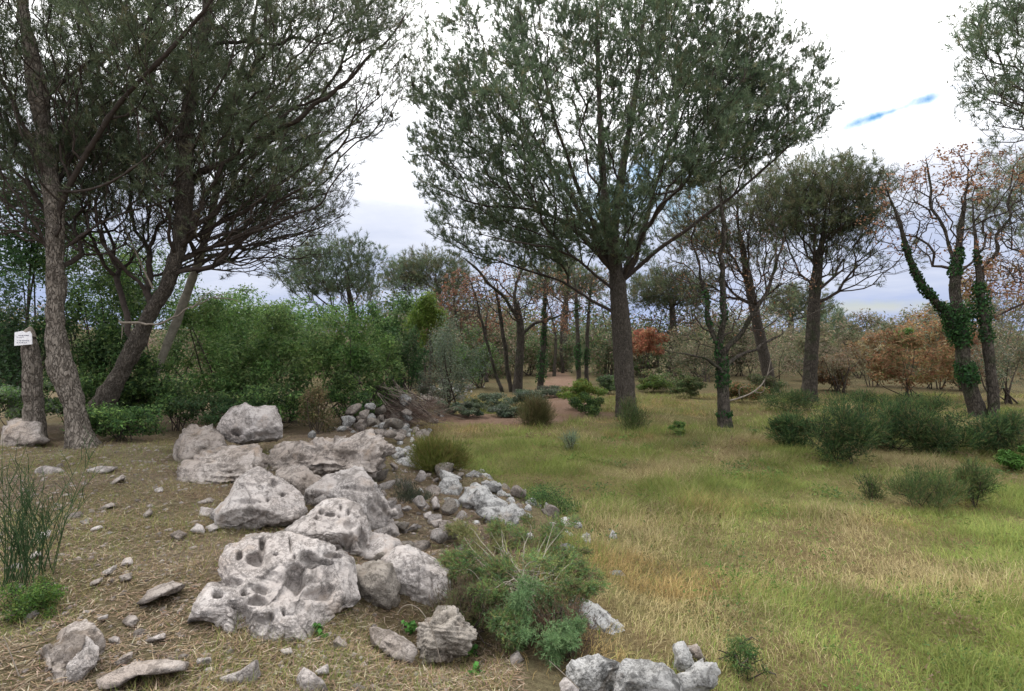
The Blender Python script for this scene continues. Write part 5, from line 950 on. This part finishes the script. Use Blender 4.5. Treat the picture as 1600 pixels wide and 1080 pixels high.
# ------------------------------------------------------------------ notice, stump, brush heap, fallen branch
def small_things():
    rg = np.random.default_rng(12)
    D = 9.4; T = PX([(52, 640), (50, 600), (47, 560), (44, 522)], D); g = H(T[0, 0], T[0, 1]); T[0, 2] = g-.1
    base = np.array([T[0, 0], T[0, 1], g]); e = empty('tree_stump', base, 'pale scaly broken stump carrying the white notice', 'stump')
    V, Fc = trunk_mesh(T, [.16, .14, .13, .115], 20, 0.03, 5, .3, .02); obj('trunk', mesh('trunk', V-base, [Fc], M['bark'], None, True), e)
    V, Fc = trunk_mesh(T[-1]+np.array([[0, 0, -.02], [0.02, .01, .06], [.03, .02, .12]]), [.115, .08, .02], 12, .02, 6); obj('broken_top', mesh('broken_top', V-base, [Fc], M['deadwood'], None, True), e)
    # notice: board, torn top edge, printed lines
    m, nt = material('notice_paper'); N, L = nt.nodes, nt.links
    out = N.new('ShaderNodeOutputMaterial'); p = N.new('ShaderNodeBsdfPrincipled'); L.new(p.outputs[0], out.inputs[0]); p.inputs['Roughness'].default_value = 0.6
    tc = N.new('ShaderNodeTexCoord'); n = noise_node(N, L, tc.outputs['Object'], 30, 4, .6)
    L.new(ramp_node(N, L, n, [(0.3, (.62, .62, .66)), (0.6, (.82, .82, .85))]), p.inputs['Base Color'])
    c = at(37, 529, D-0.2); k = D/F; w, h = 13.5*k, 11*k
    pts = [(-w, -h*1.02), (w*1.02, -h*.8), (w*.98, h*.55), (w*.75, h*1.02), (w*.3, h*.8), (-w*.1, h*1.05), (-w*.95, h*.85)]
    V = np.array([(x, y, z) for y in (-.012, 0) for x, z in pts]); q = len(pts); me = bpy.data.meshes.new('paper')
    me.from_pydata([tuple(v) for v in V], [], [tuple(range(q)), tuple(range(2*q-1, q-1, -1))]+[(i, q+i, q+(i+1) % q, (i+1) % q) for i in range(q)]); me.materials.append(m)
    s = empty('notice', c, 'small white torn notice fixed to the stump at the left edge', 'sign'); pap = obj('paper', me, s)
    ink = plain_mat('faded_ink', (.16, .17, .22))
    for r, (zz, a, b) in enumerate(((.38, -.5, .55), (.15, -.7, .1), (-.35, -.65, .7), (-.62, -.7, .5))):
        x = a*w
        while x < b*w:
            l = rg.uniform(.012, .03); hh = rg.uniform(.006, .011)
            Vq = np.array([(x, -.0155, zz*h), (x+l, -.0155, zz*h+rg.normal()*.003), (x+l, -.0155, zz*h+hh), (x, -.0155, zz*h+hh*.9), (x, -.013, zz*h), (x+l, -.013, zz*h), (x+l, -.013, zz*h+hh), (x, -.013, zz*h+hh)])
            obj('print_mark', mesh('print_mark', Vq, [np.array([[0, 1, 2, 3], [5, 4, 7, 6], [0, 4, 5, 1], [3, 2, 6, 7], [0, 3, 7, 4], [1, 5, 6, 2]])], ink), pap); x += l+rg.uniform(.006, .014)
    # brush heap
    D = 13.6; C = at(622, 668, D); C[2] = H(C[0], C[1]); e = empty('brush_heap', C, 'heap of cut grey brown branches beside the wall', 'brush heap')
    for i in range(150):
        a = rg.normal(math.radians(-30), 0.35); ln = rg.uniform(.5, 1.5); el = rg.normal(-0.35, .3)
        d = np.array([math.cos(a)*math.cos(el), math.sin(a)*.6, math.sin(el)]); x = rg.normal(0, .38); z = max(0.02, rg.uniform(0, .75)*math.exp(-(x/0.75)**2)); y = rg.normal(0, .35)
        m_ = np.array([x-.05, y, z+.05]); P = np.array([m_-d*ln/2, m_+rg.normal(size=3)*.05, m_+d*ln/2]); P[:, 2] = np.maximum(P[:, 2], 0.0)
        P = resample(P, .15); V, Fc = tube(P, np.linspace(rg.uniform(.008, .018), .004, len(P)), 5)
        obj('stick', mesh('stick', V, [Fc], M['deadwood'] if i % 3 else M['twig'], None, True), e)
    V, Fc = needles(rg.normal(size=(1800, 3))*np.array([.5, .4, .16])+np.array([0, 0, .2]), unit(rg.normal(size=(1800, 3))*np.array([1, .6, .4])+np.array([.6, -.2, -.3])), 5, .22, .006, .5, rg)
    o = obj('fine_twigs', mesh('fine_twigs', V, [Fc], M['litter'], vcol(choose([(.13, .09, .075), (.17, .13, .11), (.09, .065, .055)], (1, 1, 1), 9000, rg), 3, rg)), e); o['kind'] = 'stuff'
    # curved pale fallen branch
    D = 17.5; P = PX([(1204, 562), (1200, 585), (1190, 603), (1175, 615), (1150, 624), (1125, 628)], D, [0, 0, -.2, -.4, -.6, -.8]); base = P[-1].copy(); P = resample(P, .08)
    e = empty('fallen_branch', base, 'pale curved dead branch propped up right of the nearly bare oak', 'branch'); V, Fc = tube(P+.02*fbm(P*5, 2, 4)[:, None], np.linspace(.012, .03, len(P)), 8)
    stk = obj('stick', mesh('stick', V-base, [Fc], M['deadwood'], None, True), e)
    for f in (.25, .5, .7):
        q = P[int(f*len(P))]; Q = resample(np.array([q, q+rg.normal(size=3)*.15+[.1, 0, .15], q+np.array([.25, rg.normal()*.2, .35])]), .1); V, Fc = tube(Q, np.linspace(.016, .005, len(Q)), 5); obj('side_twig', mesh('side_twig', V-base, [Fc], M['deadwood'], None, True), stk)
    # dead pale branch across the dark leaning pine
    P = PX([(190, 503), (215, 506), (240, 507), (280, 490), (320, 472), (360, 455)], 9.7); base = P[0].copy(); P = resample(P, .08)
    e = empty('dead_branch', base, 'pale dead branch sticking out across the dark leaning pine trunk', 'branch'); V, Fc = tube(P+.05*np.stack([fbm(P*4+q, 2, 4+q) for q in range(3)], 1), np.linspace(.022, .005, len(P)), 7); stk = obj('stick', mesh('stick', V-base, [Fc], M['deadwood'], None, True), e)
    for a, b in (((300, 482), (330, 455)), ((335, 466), (372, 470)), ((192, 503), (190, 530))):
        Q = resample(PX([a, ((a[0]+b[0])/2+2, (a[1]+b[1])/2-3), b], 9.7), .1); V, Fc = tube(Q, np.linspace(.014, .004, len(Q)), 5); obj('side_twig', mesh('side_twig', V-base, [Fc], M['deadwood'], None, True), stk)
    # second dead stick, upper left of it
    P = PX([(240, 452), (222, 415), (205, 375), (185, 335), (165, 290)], 9.9); base = P[0].copy(); P = resample(P, .1)
    e = empty('dead_branch', base, 'thin straight dead branch slanting up left from the leaning pine', 'branch'); V, Fc = tube(P, np.linspace(.017, .004, len(P)), 6); stk = obj('stick', mesh('stick', V-base, [Fc], M['deadwood'], None, True), e)
    for a, b in (((205, 375), (175, 372)), ((185, 335), (190, 295))):
        Q = resample(PX([a, ((a[0]+b[0])/2, (a[1]+b[1])/2-4), b], 9.9), .1); V, Fc = tube(Q, np.linspace(.012, .004, len(Q)), 5); obj('side_twig', mesh('side_twig', V-base, [Fc], M['deadwood'], None, True), stk)
    # green broom at the left edge
    D = 3.9; C = at(42, 905, D); C[2] = H(C[0], C[1]); e = empty('broom_bush', C, 'green leafless broom with upright stems at the left edge', 'bush'); parts = []
    for i in range(46):
        a = rg.uniform(0, 6.28); r = rg.random()**.5*.2; h = rg.uniform(.35, .85); le = rg.normal(size=2)*.16
        b0 = np.array([math.cos(a)*r*.6, math.sin(a)*r, 0]); P = resample(np.array([b0, b0+[le[0]*.35, le[1]*.35, h*.5], b0+[le[0], le[1], h]]), .06)
        parts.append(tube(P, np.linspace(.0042, .0015, len(P)), 4))
        for _ in range(5):
            j = rg.integers(len(P)//3, len(P)-1); Q = np.array([P[j], P[j]+[rg.normal()*.03, rg.normal()*.03, .1], P[j]+[rg.normal()*.05, rg.normal()*.05, rg.uniform(.14, .28)]]); parts.append(tube(Q, np.array([.0026, .002, .001]), 3))
    V, Fc = join(parts); o = obj('stems', mesh('stems', V, [Fc], M['leaf'], vcol(np.tile([[.055, .095, .04]], (len(V), 1)), 1, rg, .3)), e); o['kind'] = 'stuff'
    # bent dry stalks in front of the hollow
    for lab, pts, D in (('bent pale dry stalk arching over the dark hollow', [(688, 1038), (680, 1005), (670, 975), (655, 953), (640, 945), (625, 950), (620, 962)], 3.2), ('thin pale stalk leaning at the left edge', [(25, 1060), (12, 1025), (0, 995)], 2.7), ('thin dry stalk among the bottom weeds right of the hollow', [(905, 1080), (880, 1055), (858, 1035)], 2.9)):
        P = PX(pts, D); base = P[0].copy(); P = resample(P, .02); V, Fc = tube(P, np.linspace(.0032, .0015, len(P)), 5); tag(obj('dry_stalk', mesh('dry_stalk', V-base, [Fc], M['deadwood'], None, True), None, base), lab, 'stalk')
small_things()
# ------------------------------------------------------------------ grass and litter
def blades(x, y, h, wd, cols, lean, rg, name, label, curl=True):
    m = len(x); z = Hs(x, y)-0.01
    a = 6.283*fbm2(x, y, 0.45, 2, 61)+rg.normal(0, 1.6, m); ld = np.stack([np.cos(a), np.sin(a)], 1)*(lean*h)[:, None]
    s = rg.uniform(0, 6.283, m); sd = np.stack([np.cos(s), np.sin(s), np.zeros(m)], 1)*(wd*.5)[:, None]
    b = np.stack([x, y, z], 1); up = h*np.sqrt(np.clip(1-np.minimum(lean, .96)**2, .05, 1))
    tip = b+np.concatenate([ld, up[:, None]], 1)
    if curl:
        mid = b+np.concatenate([ld*.36, (up*.66)[:, None]], 1); tip[:, 2] -= up*0.12
        V = np.stack([b-sd, b+sd, mid+sd*.75, mid-sd*.75, tip], 1).reshape(-1, 3); i = np.arange(m)[:, None]*5
        Fc = [np.concatenate([i+np.array([[0, 1, 2]]), i+np.array([[0, 2, 3]]), i+np.array([[3, 2, 4]])], 0)]; per = 5
    else:
        V = np.stack([b-sd, b+sd, tip], 1).reshape(-1, 3); Fc = [np.arange(m*3).reshape(-1, 3)]; per = 3
    tag(obj(name, mesh(name, V, Fc, M['grass'], np.repeat(cols, per, 0))), label, 'grass', kind='stuff')
def greenness(x, y):
    px = 800+x/y*F; py = HY-(-0.5-CZ)/y*F
    g = 0.3+0.75*fbm2(x, y, 0.75, 3, 71)
    def blob(cx, cy, rx, ry): return np.exp(-((px-cx)/rx)**2-((py-cy)/ry)**2)
    g = g+1.1*blob(790, 725, 130, 38)+0.75*blob(1530, 840, 130, 50)+0.22*blob(1350, 1000, 260, 110)-0.55*blob(1010, 890, 120, 80)-0.35*blob(1150, 730, 200, 40)+0.2*blob(1150, 1000, 90, 60)
    return g
STRAW = [(0.38, 0.32, 0.17), (0.31, 0.26, 0.13), (0.22, 0.17, 0.09), (0.46, 0.395, 0.23)]
GRS = [(0.175, 0.228, 0.058), (0.215, 0.258, 0.068), (0.25, 0.262, 0.082), (0.135, 0.185, 0.05)]
def grass():
    rg = np.random.default_rng(8)
    def field(n, y0, y1, pw):
        y = y0+(y1-y0)*rg.random(n)**pw; px = rg.uniform(560, 1680, n); x = (px-800)/F*y
        ok = x > wall_x(y)+0.05+0.2*rg.normal(size=n)-1.15*sstep(7.0, 4.6, y)*rg.random(n)**.6; return x[ok], y[ok]
    def cols(x, y):
        g = greenness(x, y)+rg.normal(0, .22, len(x)); t = sstep(-.25, .55, g)[:, None]
        a = choose(STRAW, (3, 4, 2, 1), len(x), rg); b = choose(GRS, (3, 3, 3, 2), len(x), rg)
        pick = rg.random((len(x), 1)) < t; br = 0.84+0.28*sstep(-.55, .55, fbm2(x, y, 2.1, 3, 81))[:, None]
        red = sstep(.25, .6, fbm2(x, y, .8, 2, 91))[:, None]*(~pick)
        c = np.where(pick, b, a)*br*rg.uniform(.8, 1.2, (len(x), 1)); return c*(1-red)+red*c*np.array([1.0, .88, .74])
    for (n, y0, y1, pw, hh, ww, cu) in ((125000, 2.9, 7.5, 1.15, .155, .0045, True), (170000, 7.0, 13.0, 1.0, .14, .008, False), (90000, 12.5, 22, 1.0, .15, .014, False)):
        x, y = field(n, y0, y1, pw)
        cl = fbm2(x, y, 1.3, 3, 55); keep = rg.random(len(x)) < np.clip(.85+.4*cl, .5, 1); pm = path_mask(x, y); keep &= rg.random(len(x)) > pm*1.4-.12
        x, y, cl = x[keep], y[keep], cl[keep]; h = hh*rg.uniform(.45, 1.25, len(x))*np.clip(1+.95*cl, .6, 1.9)
        c = cols(x, y); lean = np.clip(rg.normal(.8, .25, len(x)), .1, .97)
        blades(x, y, h, np.full(len(x), ww), c, lean, rg, 'field_grass', 'tangled straw and green grass, %s' % {2.9: 'nearest the camera', 7.0: 'across the middle of the clearing', 12.5: 'at the far end of the clearing'}[y0], cu)
    # flat leafy weeds and darker tufts between the grasses
    k = 170; cy = 3.2+10*rg.random(k)**1.2; cx = (rg.uniform(820, 1640, k)-800)/F*cy; okk = cx > wall_x(cy)+.1; cx, cy = cx[okk], cy[okk]; k = len(cx); m = 11000; i = rg.integers(k, size=m); rr = rg.uniform(.06, .22, k)
    px_ = cx[i]+rg.normal(size=m)*rr[i]; py_ = cy[i]+rg.normal(size=m)*rr[i]; P3 = np.stack([px_, py_, Hs(px_, py_)+rg.uniform(.0, .10, m)], 1)
    V, Fc = leaves(P3, np.tile([0, 0, 1.], (m, 1)), .028*(.6+cy[i]/9)[:, None], rg, .45, True); hue = np.array([(.09, .15, .035), (.12, .17, .045), (.15, .12, .06), (.07, .12, .04), (.17, .125, .075)])[rg.integers(5, size=k)]
    tag(obj('field_weeds', mesh('field_weeds', V, [Fc], M['leaf'], vcol(hue[i], 3, rg))), 'low leafy weeds scattered through the clearing grass', 'weeds', kind='stuff')
    # bank: sparse dry and green grass
    n = 80000; y = 2.3+7.5*rg.random(n)**1.25; x = (rg.uniform(-60, 800, n)-800)/F*y; ok = x < wall_x(y)+.05; x, y = x[ok], y[ok]
    px = 800+x/y*F; py = HY+CZ/y*F
    den = .40+.8*fbm2(x, y, .9, 3, 44)+1.2*np.exp(-((py-716)/26)**2)*(px < 330)+.5*np.exp(-((px-60)/90)**2-((py-950)/70)**2)+.55*np.exp(-((px-450)/250)**2-((py-1030)/45)**2)
    k = rg.random(len(x)) < np.clip(den, .04, 1); x, y, px, py = x[k], y[k], px[k], py[k]
    gr = .44+.7*np.exp(-((py-716)/28)**2)+.4*np.exp(-((px-60)/110)**2-((py-950)/80)**2)+.3*np.exp(-((px-520)/150)**2-((py-1020)/50)**2)+.35*fbm2(x, y, .8, 2, 12)
    t = rg.random((len(x), 1)) < gr[:, None]; c = np.where(t, choose(GRS, (3, 3, 3, 2), len(x), rg), choose(STRAW, (2, 4, 4, 1), len(x), rg)*np.array([.9, .85, .8]))*rg.uniform(.75, 1.2, (len(x), 1))
    blades(x, y, .10*rg.uniform(.3, 1.3, len(x)), np.full(len(x), .0035), c, np.clip(rg.normal(.75, .22, len(x)), .1, .97), rg, 'bank_grass', 'sparse dry and green grass on the stony bank', False)
    # fallen needles and twigs on the bank
    n = 60000; y = 2.3+9*rg.random(n)**1.2; x = (rg.uniform(-60, 820, n)-800)/F*y; ok = x < wall_x(y)+.2; x, y = x[ok], y[ok]; m = len(x)
    a = rg.uniform(0, 6.283, m); l = rg.uniform(.03, .10, m); w = .0022*(1+y/8); z = Hs(x, y)+rg.uniform(.004, .022, m)
    d = np.stack([np.cos(a)*l, np.sin(a)*l, rg.normal(0, .008, m)], 1); sx = np.stack([-np.sin(a)*w, np.cos(a)*w, np.zeros(m)], 1); b = np.stack([x, y, z], 1)
    V = np.stack([b-sx, b+sx, b+d], 1).reshape(-1, 3)
    tag(obj('needle_litter', mesh('needle_litter', V, [np.arange(m*3).reshape(-1, 3)], M['litter'], vcol(choose([(.24, .17, .115), (.19, .14, .10), (.34, .285, .21), (.13, .10, .075)], (3, 3, 2, 2), m, rg), 3, rg))), 'fallen pine needles and twigs covering the bank', 'litter', kind='stuff')
grass()
